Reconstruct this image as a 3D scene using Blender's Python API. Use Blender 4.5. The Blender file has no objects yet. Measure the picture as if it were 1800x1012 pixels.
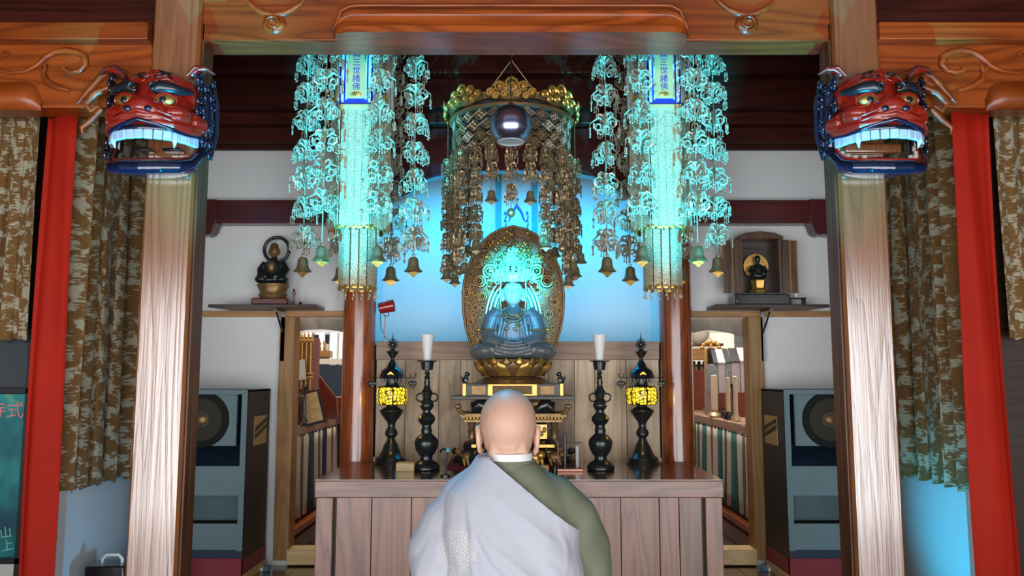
import bpy, bmesh, math, random
from mathutils import Vector, Matrix
rad = math.radians
random.seed(7)
SC = bpy.context.scene
COL = SC.collection

# ------------------------------------------------------------------ camera
F, CXP, HOR, CAMZ = 1400.0, 908.0, 660.0, 1.3
PITCH = math.atan((HOR - 506.0) / F)
cam_d = bpy.data.cameras.new('camera'); cam = bpy.data.objects.new('camera', cam_d); COL.objects.link(cam)
cam_d.sensor_width = 36.0; cam_d.lens = 36.0 * F / 1800.0
cam_d.shift_x = -(CXP - 900.0) / 1800.0
cam_d.clip_start = 0.02
cam.location = (0, 0, CAMZ); cam.rotation_euler = (rad(90) + PITCH, 0, 0)
SC.camera = cam

# ------------------------------------------------------------------ world, daylight, exposure
SC.view_settings.view_transform = 'Standard'; SC.view_settings.look = 'None'
SC.view_settings.exposure = 0.0; SC.view_settings.gamma = 1.0
SC.view_settings.use_curve_mapping = False
wd = bpy.data.worlds.new('daylight'); SC.world = wd; wd.use_nodes = True
wd.node_tree.nodes['Background'].inputs[0].default_value = (0.80, 0.86, 1.0, 1)
wd.node_tree.nodes['Background'].inputs[1].default_value = 0.16

def light(name, kind, loc, to, energy, color, **kw):
    d = bpy.data.lights.new(name, kind); d.energy = energy; d.color = color
    for k, v in kw.items(): setattr(d, k, v)
    o = bpy.data.objects.new(name, d); COL.objects.link(o); o.location = loc
    v = Vector(to) - Vector(loc)
    o.rotation_euler = v.to_track_quat('-Z', 'Y').to_euler()
    return o
CYAN = (0.0, 0.66, 1.0)
# the open front of the hall, behind the camera
light('doorway_daylight', 'AREA', (0, -3.0, 0.55), (0, 5, 0.7), 740, (0.95, 0.975, 1.0), shape='RECTANGLE', size=11.5, size_y=3.7)
# cyan stage lamps on the floor either side of the monk, aimed up at the pendants and masks
for s in (-1, 1):
    light('floor_spot_pendant', 'SPOT', (1.3 * s, 2.55, 0.12), (0.92 * s, 4.75, 2.70), 2400, CYAN, spot_size=rad(21), spot_blend=0.6, shadow_soft_size=0.04)
    light('floor_spot_mask', 'SPOT', (1.15 * s, 2.75, 0.12), (1.66 * s, 3.85, 2.75), 1700, (0.0, 0.42, 1.0), spot_size=rad(27), spot_blend=0.7, shadow_soft_size=0.04)
# unseen spots high in front, on the statue's head and body; blue alcove strip
light('statue_spot', 'SPOT', (0.0, 1.2, 2.62), (0.0, 5.2, 1.99), 6500, CYAN, spot_size=rad(7.4), spot_blend=1.0, shadow_soft_size=0.03)
light('statue_wash', 'SPOT', (0.0, 1.2, 2.66), (0.0, 5.2, 1.72), 1500, (0.0, 0.50, 1.0), spot_size=rad(7.5), spot_blend=0.8, shadow_soft_size=0.05)
light('head_spot', 'SPOT', (-0.35, 3.3, 3.0), (-0.05, 2.36, 1.15), 260, (0.02, 0.50, 1.0), spot_size=rad(17), spot_blend=0.8, shadow_soft_size=0.25)
light('alcove_strip', 'AREA', (0, 5.82, 2.62), (0, 6.35, 1.7), 20, (0.0, 0.52, 1.0), shape='RECTANGLE', size=1.7, size_y=0.12)
# the ceiling lamps of the side rooms
for s in (-1, 1):
    light('side_room_lamp', 'AREA', (1.5 * s, 7.2, 2.5), (1.5 * s, 7.2, 0), 45, (1.0, 0.9, 0.75), shape='RECTANGLE', size=0.9, size_y=0.5)
light('right_wall_lamp', 'SPOT', (1.35, 4.35, 0.15), (2.45, 4.45, 0.45), 60, (0.0, 0.58, 1.0), spot_size=rad(70), spot_blend=0.9, shadow_soft_size=0.05)
light('left_wall_fill', 'SPOT', (-1.35, 4.35, 0.15), (-2.45, 4.6, 0.45), 13, (0.25, 0.62, 1.0), spot_size=rad(75), spot_blend=0.9, shadow_soft_size=0.05)  # added opposite the right one to tint the left wall light blue

# ------------------------------------------------------------------ measuring helpers (photo pixel + distance -> metres)
def W(px, py, d):
    u = (px - CXP) / F; v = (506.0 - py) / F
    t = d / (math.cos(PITCH) - math.sin(PITCH) * v)
    return Vector((u * t, d, CAMZ + t * (math.sin(PITCH) + math.cos(PITCH) * v)))
def X(px, py, d): return W(px, py, d).x
def Z(py, d): return W(900, py, d).z

# ------------------------------------------------------------------ scene helpers
def tag(o, label=None, cat=None, group=None, kind=None):
    if label: o['label'] = label
    if cat: o['category'] = cat
    if group: o['group'] = group
    if kind: o['kind'] = kind
    return o
def root(name, loc, label, cat, group=None, rz=0):
    o = bpy.data.objects.new(name, None); COL.objects.link(o)
    o.location = loc; o.rotation_euler = (0, 0, rz); o.empty_display_size = 0.1
    return tag(o, label, cat, group)
def link(name, me, parent=None, loc=None, rot=None, scale=None):
    o = bpy.data.objects.new(name, me); COL.objects.link(o)
    if parent: o.parent = parent
    if loc is not None: o.location = loc
    if rot is not None: o.rotation_euler = rot
    if scale is not None: o.scale = scale
    return o
KIDS = {}
def copy_tree(o, parent=None):
    c = o.copy(); COL.objects.link(c); c.parent = parent
    for ch in o.children: copy_tree(ch, c)
    return c

class MB:
    def __init__(s): s.v = []; s.f = []; s.m = []; s.uv = None
    def add(s, vs, fs, mi=0):
        n = len(s.v); s.v += [tuple(v) for v in vs]
        s.f += [tuple(i + n for i in f) for f in fs]; s.m += [mi] * len(fs)
        return s
    def box(s, a, b, mi=0, M=None):
        x0, y0, z0 = a; x1, y1, z1 = b
        vs = [Vector(p) for p in ((x0,y0,z0),(x1,y0,z0),(x1,y1,z0),(x0,y1,z0),(x0,y0,z1),(x1,y0,z1),(x1,y1,z1),(x0,y1,z1))]
        if M: vs = [M @ v for v in vs]
        return s.add(vs, [(0,3,2,1),(4,5,6,7),(0,1,5,4),(1,2,6,5),(2,3,7,6),(3,0,4,7)], mi)
    def cbox(s, c, d, mi=0, M=None):
        return s.box([c[i]-d[i]/2 for i in range(3)], [c[i]+d[i]/2 for i in range(3)], mi, M)
    def lathe(s, prof, c=(0,0,0), n=16, mi=0, cap=True, sx=1, sy=1, M=None):
        vs = []; fs = []
        for r, z in prof:
            for k in range(n):
                a = 2*math.pi*k/n
                p = Vector((c[0]+sx*r*math.cos(a), c[1]+sy*r*math.sin(a), c[2]+z))
                vs.append(M @ p if M else p)
        L = len(prof)
        for i in range(L-1):
            for k in range(n):
                fs.append((i*n+k, i*n+(k+1)%n, (i+1)*n+(k+1)%n, (i+1)*n+k))
        if cap:
            fs.append(tuple(range(n-1,-1,-1))); fs.append(tuple((L-1)*n+k for k in range(n)))
        return s.add(vs, fs, mi)
    def ell(s, c, r, n=12, m=8, mi=0, M=None):
        c = Vector(c)
        if not hasattr(r, '__len__'): r = (r, r, r)
        vs = [Vector((0,0,-r[2]))]; fs = []
        for i in range(1, m):
            ph = math.pi*i/m - math.pi/2
            for k in range(n):
                a = 2*math.pi*k/n
                vs.append(Vector((r[0]*math.cos(ph)*math.cos(a), r[1]*math.cos(ph)*math.sin(a), r[2]*math.sin(ph))))
        vs.append(Vector((0,0,r[2]))); T = len(vs)-1
        for k in range(n):
            fs.append((0, 1+(k+1)%n, 1+k)); fs.append((T, 1+(m-2)*n+k, 1+(m-2)*n+(k+1)%n))
        for i in range(m-2):
            for k in range(n):
                fs.append((1+i*n+k, 1+i*n+(k+1)%n, 1+(i+1)*n+(k+1)%n, 1+(i+1)*n+k))
        vs = [c + (M @ v if M else v) for v in vs]
        return s.add(vs, fs, mi)
    def tube(s, pts, r, n=8, mi=0, closed=False, flat=1.0):
        pts = [Vector(p) for p in pts]; N = len(pts)
        rs = r if hasattr(r, '__len__') else [r]*N
        vs = []; fs = []; prev = None
        for i, p in enumerate(pts):
            if closed: t = pts[(i+1)%N]-pts[i-1]
            else: t = pts[min(i+1,N-1)]-pts[max(i-1,0)]
            t.normalize()
            if prev is None:
                a = Vector((0,0,1)) if abs(t.z) < .9 else Vector((0,1,0))
                u = t.cross(a).normalized()
            else:
                u = (prev - t*prev.dot(t))
                u = u.normalized() if u.length > 1e-6 else t.orthogonal().normalized()
            prev = u; w = t.cross(u)
            for k in range(n):
                an = 2*math.pi*k/n
                vs.append(p + rs[i]*(u*math.cos(an) + w*math.sin(an)*flat))
        for i in range(N if closed else N-1):
            j = (i+1) % N
            for k in range(n):
                fs.append((i*n+k, i*n+(k+1)%n, j*n+(k+1)%n, j*n+k))
        if not closed:
            fs.append(tuple(range(n-1,-1,-1))); fs.append(tuple((N-1)*n+k for k in range(n)))
        return s.add(vs, fs, mi)
    def cyl(s, a, b, r0, r1=None, n=12, mi=0): return s.tube([a, b], [r0, r0 if r1 is None else r1], n, mi)
    def ring(s, c, R, r, n=16, m=6, axis='Z', mi=0, a0=0, a1=360):
        c = Vector(c); pts = []; closed = abs(a1-a0) >= 360
        K = n if closed else n+1
        for k in range(K):
            a = rad(a0 + (a1-a0)*k/n); q = (R*math.cos(a), R*math.sin(a))
            pts.append(c + Vector({'Z':(q[0],q[1],0),'Y':(q[0],0,q[1]),'X':(0,q[0],q[1])}[axis]))
        return s.tube(pts, r, m, mi, closed)
    def prism(s, poly, d0, d1, plane='XZ', mi=0, M=None):
        n = len(poly); vs = []
        for d in (d0, d1):
            for (a, b) in poly:
                p = Vector({'XZ':(a,d,b),'XY':(a,b,d),'YZ':(d,a,b)}[plane]); vs.append(M @ p if M else p)
        fs = [tuple(range(n)), tuple(range(2*n-1, n-1, -1))]
        for k in range(n): fs.append((k, n+k, n+(k+1)%n, (k+1)%n))
        return s.add(vs, fs, mi)
    def grid(s, fn, nu, nv, mi=0, closed_u=False):
        vs = []; uv = []
        for j in range(nv+1):
            for i in range(nu if closed_u else nu+1):
                vs.append(fn(i/nu, j/nv)); uv.append((i/nu, j/nv))
        w = nu if closed_u else nu+1; fs = []
        for j in range(nv):
            for i in range(nu):
                i2 = (i+1) % w
                fs.append((j*w+i, j*w+i2, (j+1)*w+i2, (j+1)*w+i))
        if s.uv is None and not s.v: s.uv = uv
        return s.add(vs, fs, mi)
    def mesh(s, name, mats, smooth=40, uv=None):
        me = bpy.data.meshes.new(name); me.from_pydata(s.v, [], s.f)
        if not hasattr(mats, '__len__'): mats = [mats]
        for m in mats: me.materials.append(m)
        if len(mats) > 1: me.polygons.foreach_set('material_index', s.m)
        bm = bmesh.new(); bm.from_mesh(me); bmesh.ops.recalc_face_normals(bm, faces=bm.faces)
        u = uv or s.uv
        if u and len(u) == len(bm.verts):
            bm.verts.index_update(); l = bm.loops.layers.uv.new('UVMap')
            for fc in bm.faces:
                for lo in fc.loops: lo[l].uv = u[lo.vert.index]
        bm.to_mesh(me); bm.free()
        if smooth:
            me.shade_smooth(); me.set_sharp_from_angle(angle=rad(smooth))
        me.update(); return me
    def build(s, name, mats, parent=None, loc=None, rot=None, smooth=40, bevel=0, seg=2, scale=None, thick=0):
        o = link(name, s.mesh(name, mats, smooth), parent, loc, rot, scale)
        if thick:
            m = o.modifiers.new('thickness', 'SOLIDIFY'); m.thickness = thick; m.offset = 0
        if bevel:
            m = o.modifiers.new('edge', 'BEVEL'); m.width = bevel; m.segments = seg; m.limit_method = 'ANGLE'; m.angle_limit = rad(35)
        return o
def organic(mb, name, mat, parent=None, voxel=0.01, smooth=6, loc=None, rot=None, warp=None):
    """union of overlapping lumps -> one continuous skin"""
    tmp = link('tmp', mb.mesh('tmp', mat, 0))
    m = tmp.modifiers.new('r', 'REMESH'); m.mode = 'VOXEL'; m.voxel_size = voxel
    if smooth:
        k = tmp.modifiers.new('s', 'SMOOTH'); k.factor = 0.5; k.iterations = smooth
    dg = bpy.context.evaluated_depsgraph_get(); dg.update()
    me = bpy.data.meshes.new_from_object(tmp.evaluated_get(dg)); me.name = name
    bpy.data.objects.remove(tmp)
    if warp:
        for v in me.vertices: v.co = warp(v.co.copy())
    if not me.materials: me.materials.append(mat)
    me.shade_smooth()
    return link(name, me, parent, loc, rot)
def text_mesh(txt, size, mat, extrude=0.001, shear=0.0, align='CENTER'):
    c = bpy.data.curves.new('lettering', 'FONT'); c.body = txt; c.size = size; c.extrude = extrude; c.shear = shear
    c.align_x = align; c.align_y = 'CENTER'
    o = bpy.data.objects.new('lettering', c); COL.objects.link(o)
    dg = bpy.context.evaluated_depsgraph_get(); dg.update()
    me = bpy.data.meshes.new_from_object(o.evaluated_get(dg)); me.name = 'lettering'
    bpy.data.objects.remove(o); me.materials.clear(); me.materials.append(mat)
    return me

# ------------------------------------------------------------------ materials
class NT:
    def __init__(s, name):
        s.mat = bpy.data.materials.new(name); s.mat.use_nodes = True
        s.t = s.mat.node_tree; s.n = s.t.nodes; s.b = s.n['Principled BSDF']
    def node(s, kind, **kw):
        x = s.n.new(kind)
        for k, v in kw.items(): setattr(x, k, v)
        return x
    def link(s, a, b): s.t.links.new(a, b)
    def math(s, op, a, b=None, clamp=False):
        x = s.node('ShaderNodeMath', operation=op, use_clamp=clamp)
        for i, q in enumerate((a, b)):
            if q is None: continue
            if isinstance(q, (int, float)): x.inputs[i].default_value = q
            else: s.link(q, x.inputs[i])
        return x.outputs[0]
    def coords(s, scale=(1,1,1), kind='Object', jitter=True):
        tc = s.node('ShaderNodeTexCoord'); mp = s.node('ShaderNodeMapping'); mp.inputs['Scale'].default_value = scale
        src = tc.outputs[kind]
        if jitter:
            oi = s.node('ShaderNodeObjectInfo'); ad = s.node('ShaderNodeVectorMath', operation='ADD')
            ml = s.math('MULTIPLY', oi.outputs['Random'], 23.7)
            s.link(src, ad.inputs[0]); s.link(ml, ad.inputs[1]); src = ad.outputs[0]
        s.link(src, mp.inputs['Vector']); return mp.outputs[0]
    def noise(s, vec, scale, detail=3, rough=.55, dist=0):
        x = s.node('ShaderNodeTexNoise'); s.link(vec, x.inputs['Vector'])
        x.inputs['Scale'].default_value = scale; x.inputs['Detail'].default_value = detail
        x.inputs['Roughness'].default_value = rough; x.inputs['Distortion'].default_value = dist
        return x.outputs['Fac']
    def ramp(s, fac, stops, mode='LINEAR'):
        x = s.node('ShaderNodeValToRGB'); x.color_ramp.interpolation = mode
        e = x.color_ramp.elements
        while len(e) < len(stops): e.new(0.5)
        for k, (p, c) in enumerate(stops):
            e[k].position = p; e[k].color = (*c, 1) if len(c) == 3 else c
        s.link(fac, x.inputs[0]); return x.outputs[0]
    def mix(s, fac, a, b, mode='MIX'):
        x = s.node('ShaderNodeMix', data_type='RGBA', blend_type=mode)
        for q, i in ((fac, 0), (a, 6), (b, 7)):
            if isinstance(q, (int, float)): x.inputs[i].default_value = q
            elif isinstance(q, tuple): x.inputs[i].default_value = (*q, 1)
            else: s.link(q, x.inputs[i])
        return x.outputs[2]
    def bump(s, h, strength=.3, dist=.01):
        x = s.node('ShaderNodeBump'); x.inputs['Strength'].default_value = strength; x.inputs['Distance'].default_value = dist
        s.link(h, x.inputs['Height']); s.link(x.outputs[0], s.b.inputs['Normal']); s.link(x.outputs[0], s.b.inputs['Coat Normal'])
    def set(s, **kw):
        names = dict(rough='Roughness', metal='Metallic', coat='Coat Weight', coatr='Coat Roughness', spec='Specular IOR Level', ior='IOR', trans='Transmission Weight', sheen='Sheen Weight', alpha='Alpha', sss='Subsurface Weight', coatior='Coat IOR')
        for k, v in kw.items():
            i = s.b.inputs[names[k]]
            if isinstance(v, (int, float)): i.default_value = v
            else: s.link(v, i)
    def color(s, c):
        if isinstance(c, tuple): s.b.inputs['Base Color'].default_value = (*c, 1)
        else: s.link(c, s.b.inputs['Base Color'])

def pm(name, c1, c2=None, scale=8, rough=.5, metal=0, coat=0, bump=0, bscale=30, spec=.5, detail=3, **kw):
    m = NT(name); c2 = c2 or tuple(x*.75 for x in c1)
    co = m.coords()
    m.color(m.mix(m.noise(co, scale, detail), c1, c2)); m.set(rough=rough, metal=metal, coat=coat, spec=spec, **kw)
    if bump: m.bump(m.noise(co, bscale, 4), bump, .01)
    return m.mat
def wood(name, lo, hi, axis='Z', scale=3.0, freq=9, rough=.4, coat=0.0, coatr=.2, spec=.5, bump=.15, ring=.6, along=.1, stain=None, stainamt=.5, coatior=1.5):
    m = NT(name); sc = [scale]*3; sc['XYZ'.index(axis)] = scale*along
    co = m.coords(tuple(sc)); n = m.noise(co, 1.0, 2, .5, .2)
    r = m.math('PINGPONG', m.math('MULTIPLY', n, freq), 0.5); r = m.math('MULTIPLY', r, 2.0)
    r = m.math('POWER', r, 0.6)
    fs = [90]*3; fs['XYZ'.index(axis)] = 3
    fib = m.noise(m.coords(tuple(fs)), 1.0, 3, .6)
    fac = m.math('ADD', m.math('MULTIPLY', r, ring), m.math('MULTIPLY', fib, 1-ring), True)
    c = m.mix(fac, lo, hi)
    if stain:
        ss = [1.6]*3; ss['XYZ'.index(axis)] = .9
        st = m.noise(m.coords(tuple(ss)), 1.5, 4, .6)
        c = m.mix(m.math('MULTIPLY', m.ramp(st, [(.52,(0,0,0)),(.70,(1,1,1))]), stainamt), c, stain)
    oi = m.node('ShaderNodeObjectInfo'); hs = m.node('ShaderNodeHueSaturation')
    m.link(m.math('ADD', m.math('MULTIPLY', oi.outputs['Random'], .4), .8), hs.inputs['Value']); m.link(c, hs.inputs['Color']); c = hs.outputs[0]
    m.color(c)
    ro = m.math('ADD', m.math('MULTIPLY', fib, .25), rough-.1, True)
    m.set(rough=ro, coat=coat, coatr=coatr, spec=spec, coatior=coatior)
    m.bump(m.math('ADD', m.math('MULTIPLY', fib, .6), m.math('MULTIPLY', r, .4)), bump, .004)
    return m.mat
def emit(name, color, strength):
    m = NT(name); m.color(color); m.b.inputs['Emission Color'].default_value = (*color, 1); m.b.inputs['Emission Strength'].default_value = strength
    return m.mat

M = {}
M['orange'] = wood('orange_keyaki', (.11,.016,.002), (.43,.088,.010), 'X', 3.5, 12, .30, .35, .28, .45)
M['orange_v'] = wood('orange_keyaki_upright', (.12,.026,.003), (.42,.115,.014), 'Z', 5, 12, .30, .35, .15, .5, along=.05)
M['orange_y'] = wood('orange_keyaki_deep', (.15,.024,.003), (.42,.095,.012), 'Y', 3.5, 12, .30, .35, .15, .5)
M['pillar'] = wood('pillar_lacquered_wood', (.11,.032,.007), (.37,.125,.026), 'Z', 5, 10, .40, 1.0, .20, .2, .30, .4, .05, coatior=2.55)
M['pillar_dark'] = wood('pillar_jamb_wood', (.06,.018,.006), (.19,.065,.022), 'Z', 5, 10, .4, .1, .2)
M['keyaki_red'] = wood('red_keyaki', (.10,.016,.006), (.42,.10,.025), 'Z', 5, 14, .22, .8, .12, .7)
M['altar'] = wood('altar_keyaki', (.085,.029,.018), (.40,.185,.118), 'X', 4.5, 14, .33, .35, .25, .6)
M['altar_v'] = wood('altar_keyaki_upright', (.085,.029,.018), (.40,.185,.118), 'Z', 5, 13, .33, .35, .25, .6, stain=(.12,.05,.045), stainamt=.7, along=.07)
M['altar_top'] = wood('altar_top_lacquer', (.045,.018,.016), (.10,.045,.038), 'X', 4.5, 12, .16, .8, .08, .7)
M['plank'] = wood('aged_plank', (.34,.23,.14), (.78,.63,.46), 'Z', 6, 10, .5, 0, .3, .4, .3, .45, .07, (.13,.05,.03), .9)
M['rail'] = wood('aged_rail', (.24,.14,.09), (.50,.34,.25), 'X', 5, 10, .45, 0, .3, .4, .2, .5, .07, (.20,.08,.05), .6)
M['pine'] = wood('pine_frame', (.24,.11,.028), (.46,.25,.08), 'Z', 5, 12, .45)
M['pine_x'] = wood('pine_trim', (.26,.11,.03), (.48,.25,.085), 'X', 5, 12, .45)
M['pine_light'] = wood('pale_pine', (.50,.34,.15), (.76,.56,.28), 'X', 6, 12, .5)
M['darkbeam'] = wood('dark_red_beam', (.024,.004,.002), (.075,.012,.006), 'X', 4, 8, .45, .0, .25, .25)
M['darkbeam_b'] = wood('red_lacquer_beam', (.050,.006,.005), (.11,.013,.010), 'X', 4, 8, .3, .4, .2, .4, stain=(.012,.014,.09), stainamt=.5)
M['darkwood'] = wood('dark_wood', (.018,.010,.007), (.055,.028,.018), 'X', 5, 9, .4, .2)
M['redwood'] = wood('red_cabinet_wood', (.10,.016,.007), (.22,.040,.016), 'Z', 5, 9, .3, .4)
M['floor'] = wood('polished_floor', (.035,.014,.008), (.10,.04,.02), 'X', 4, 10, .18, .7, .08)
M['plaster'] = pm('white_plaster', (.80,.80,.79), (.74,.745,.75), 2.5, .9, bump=.05, bscale=60)
M['plaster_side'] = pm('side_plaster', (.72,.75,.78), (.62,.63,.62), 2.0, .9, bump=.05, bscale=60)
M['black'] = pm('black_lacquer', (.010,.010,.012), (.018,.016,.016), 10, .25, 0, .5)
M['iron'] = pm('dark_bronze', (.022,.028,.030), (.045,.05,.05), 14, .28, .6, .3, .1, 40)
M['gold'] = pm('gilt', (.80,.50,.13), (.45,.25,.06), 18, .32, .75, 0, .15, 60)
M['gold_old'] = pm('worn_gilt', (.42,.25,.09), (.12,.065,.035), 22, .4, .6, 0, .25, 60)
M['brass'] = pm('pale_brass', (.78,.66,.40), (.62,.52,.33), 20, .34, .45, 0, .1, 70)
M['silver'] = pm('silvered_brass', (.54,.49,.38), (.36,.31,.22), 25, .36, .35, 0, .1, 70)
M['bell'] = pm('bell_bronze', (.42,.34,.20), (.26,.20,.11), 14, .35, .7)
M['darkbrass'] = pm('tarnished_brass', (.50,.37,.21), (.22,.15,.09), 24, .36, .7, 0, .1, 70)
M['red'] = pm('red_lacquer', (.42,.022,.008), (.26,.012,.006), 7, .22, 0, .8)
M['blackblue'] = pm('blue_black_lacquer', (.007,.011,.026), (.004,.005,.009), 8, .16, 0, 1.0)
M['rubber'] = pm('matte_black_rubber', (.012,.012,.012), (.02,.02,.02), 10, .8, spec=.2)
M['white'] = pm('white_paint', (.80,.80,.78), (.72,.72,.70), 10, .5)
M['candle'] = pm('candle_wax', (.85,.84,.80), (.78,.77,.74), 6, .45, sss=.15)
M['tooth'] = pm('ivory_tooth', (.62,.56,.44), (.48,.42,.32), 20, .35)
# ================================================================== structure
def struct(o): o['kind'] = 'structure'; return o
def sbox(name, a, b, m, parent=None, bevel=0):
    o = MB().box(a, b).build(name, m, parent, smooth=30, bevel=bevel)
    if not parent: o['kind'] = 'structure'
    return o
DW = 5.68                                  # distance of the plastered back wall
DA = 6.30                                  # back of the alcove
# floor with boards
fl = sbox('floor', (-4.2, 0.6, -0.12), (4.2, 9.2, -0.012), M['floor'])
for k in range(28):
    x0 = -4.2 + k * 0.3
    MB().box((x0 + .002, 0.6, -0.012), (x0 + .298, 9.2, 0.0)).build('floor_board', M['floor'], fl, smooth=0)
sbox('ceiling', (-4.2, -0.9, 4.3), (4.2, 9.2, 4.4), M['darkwood'])
# side walls
sbox('wall_left', (-2.56, 4.46, 0), (-2.46, DW + .1, 4.3), M['plaster_side'])
sbox('wall_right', (2.46, 4.46, 0), (2.56, DW + .1, 4.3), M['plaster_side'])
sbox('wall_far_left', (-4.2, -0.9, 0), (-4.1, 9.2, 4.3), M['darkwood'])
sbox('wall_far_right', (4.1, -0.9, 0), (4.2, 9.2, 4.3), M['darkwood'])
# outer bays beside the drapes: framed glass with a poster on the left
sbox('wall_outer_left', (-4.1, 4.62, 0), (-2.56, 4.72, 4.3), M['darkwood'])
sbox('wall_outer_right', (2.56, 4.42, 0), (4.1, 4.52, 4.3), M['darkwood'])

# back wall either side of the alcove, with a doorway into a side room in each half
for s in (-1, 1):
    nm = 'wall_back_left' if s < 0 else 'wall_back_right'
    xo = X(512 if s < 0 else 1322, 800, DW)      # outer jamb of the opening
    xi = s * 1.02                                # inner jamb (hidden by the round post)
    zt = Z(557, DW)
    wall = MB()
    wall.box((min(s*2.5, xo), DW, 0), (max(s*2.5, xo), DW+.08, zt))
    wall.box((min(s*2.5, xi), DW, zt), (max(s*2.5, xi), DW+.08, 4.3))
    struct(wall.build(nm, M['plaster'], smooth=0))
    # frame of the opening
    fr = root('door_1' if s < 0 else 'door_2', (0, 0, 0), None, None); fr['kind'] = 'structure'
    w = .095
    xj = xo + s * w
    MB().box((min(xo-s*.012, xj), DW-.045, 0.04), (max(xo-s*.012, xj), DW+.10, zt)).build('jamb', M['pine'], fr, bevel=.004)
    MB().box((min(xi, xo), DW-.05, 0.01), (max(xi, xo), DW+.10, Z(963, DW))).build('threshold', M['pine_light'], fr, bevel=.004)
    t = MB().box((min(xi, s*2.5), DW-.03, zt), (max(xi, s*2.5), DW, Z(547, DW))).build('trim_1' if s < 0 else 'trim_2', M['pine_x'], bevel=.003)
    struct(t)
    # dark red tie beam across the wall, with a scroll bracket at the outer end
    tb = root('tie_beam', (0, DW, 0), 'dark red tie beam with blue scrolls across the %s white wall' % ('left' if s < 0 else 'right'), 'beam', 'tie beams')
    z0, z1 = Z(392, DW-.12), Z(351, DW-.12)
    MB().box((min(s*1.0, s*2.46), -.12, z0), (max(s*1.0, s*2.46), 0, z1)).build('beam', M['darkbeam_b'], tb, bevel=.006)
    xb = X(358 if s < 0 else 1446, 400, DW-.1)
    pts = [(s*2.46, z1), (xb - s*.10, z1), (xb - s*.10, z0+.0)]
    for k in range(7):
        a = math.pi*k/6
        pts.append((xb - s*.085 + s*.035*(1-math.cos(a)) , z0 - .03 - .03*math.sin(a) - .008*k))
    pts.append((s*2.46, z0-.12))
    MB().prism(pts, -.14, -.02).build('scroll_bracket', M['darkbeam_b'], tb, bevel=.006)

# stacked dark beams above the white frieze
for (py0, py1, d, th) in ((262, 247, 5.62, .05), (249, 219, 5.54, .1), (217, 190, 5.44, .12), (188, 130, 5.32, .14), (128, 84, 5.20, .12)):
    o = MB().box((-2.46, d, Z(py0, d)), (2.46, d+th, Z(py1, d)+.01)).build('ceiling_beam', M['darkbeam'], bevel=.008)
    tag(o, 'dark red horizontal ceiling beam, %s of the five behind the front beam' % {262:'lowest',249:'second from bottom',217:'middle one',188:'second from top, the broadest',128:'topmost'}[py0], 'beam', 'dark ceiling beams')
sbox('ceiling_lower', (-2.46, 4.3, 3.62), (2.46, DW+.05, 3.68), M['darkbeam'])

# alcove
al = MB()
al.box((-1.06, DA, 0.7), (1.06, DA+.08, 3.7))
struct(al.build('wall_alcove_back', M['plaster'], smooth=0))
sbox('wall_alcove_left', (-1.12, DW+.08, 0.7), (-1.06, DA+.08, 3.7), M['plaster'])
sbox('wall_alcove_right', (1.06, DW+.08, 0.7), (1.12, DA+.08, 3.7), M['plaster'])
sbox('ceiling_alcove', (-1.06, 5.6, 3.0), (1.06, DA, 3.06), M['darkbeam'])
sbox('floor_alcove', (-1.06, 5.62, Z(603, 5.58)-.06), (1.06, DA, Z(603, 5.58)-.01), M['darkwood'])
# arched rainbow beam over the alcove
ar = root('arched_beam', (0, 5.50, 0), 'dark arched beam with carved scroll ends over the blue alcove', 'beam')
low = [(655,372),(676,368),(689,360),(694,350),(705,345),(722,338),(733,328),(741,318),(760,311),(784,306),(830,301),(905,298),(980,301),(1020,305),(1056,312),(1072,321),(1082,333),(1098,342),(1112,347),(1118,358),(1132,367),(1165,372)]
P = [(X(a,b,5.5), Z(b,5.5)) for a,b in low]
P += [(X(1165,225,5.5), Z(225,5.5)), (X(655,225,5.5), Z(225,5.5))]
MB().prism(P, 0, .12).build('beam', M['darkbeam_b'], ar, bevel=.008)
for s in (-1, 1):
    q = [(-163,26),(-150,15),(-130,4),(-105,-4),(-75,-9),(-40,-12)]
    pts = [Vector((X(905 + s*a*-1*-1 if s<0 else 905 - a, 300+b, 5.5), -.004, Z(300+b, 5.5))) for a,b in q]
    MB().tube(pts, [.004,.006,.007,.007,.006,.004], 6).build('carved_line', M['darkbrass'], ar)
    cx = X(905 + s*190, 318, 5.5); cz = Z(322, 5.5)
    sp = [Vector((cx + s*(.09-.011*k)*math.cos(k*.55), -.006, cz+(.085-.01*k)*math.sin(k*.55))) for k in range(8)]
    MB().tube(sp, .007, 6).build('scroll', M['darkbeam_b'], ar)

# round posts behind the altar
for s, px in ((-1, 629), (1, 1190)):
    x = X(px, 700, 5.56)
    o = MB().lathe([(.118,0),(.118,.02),(.115,.03),(.113,1.6),(.112,3.6)], n=40).build('round_post', M['keyaki_red'], loc=(x, 5.56, 0))
    tag(o, 'glossy round red-brown keyaki post behind the %s end of the altar' % ('left' if s < 0 else 'right'), 'post', 'round posts')

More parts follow.
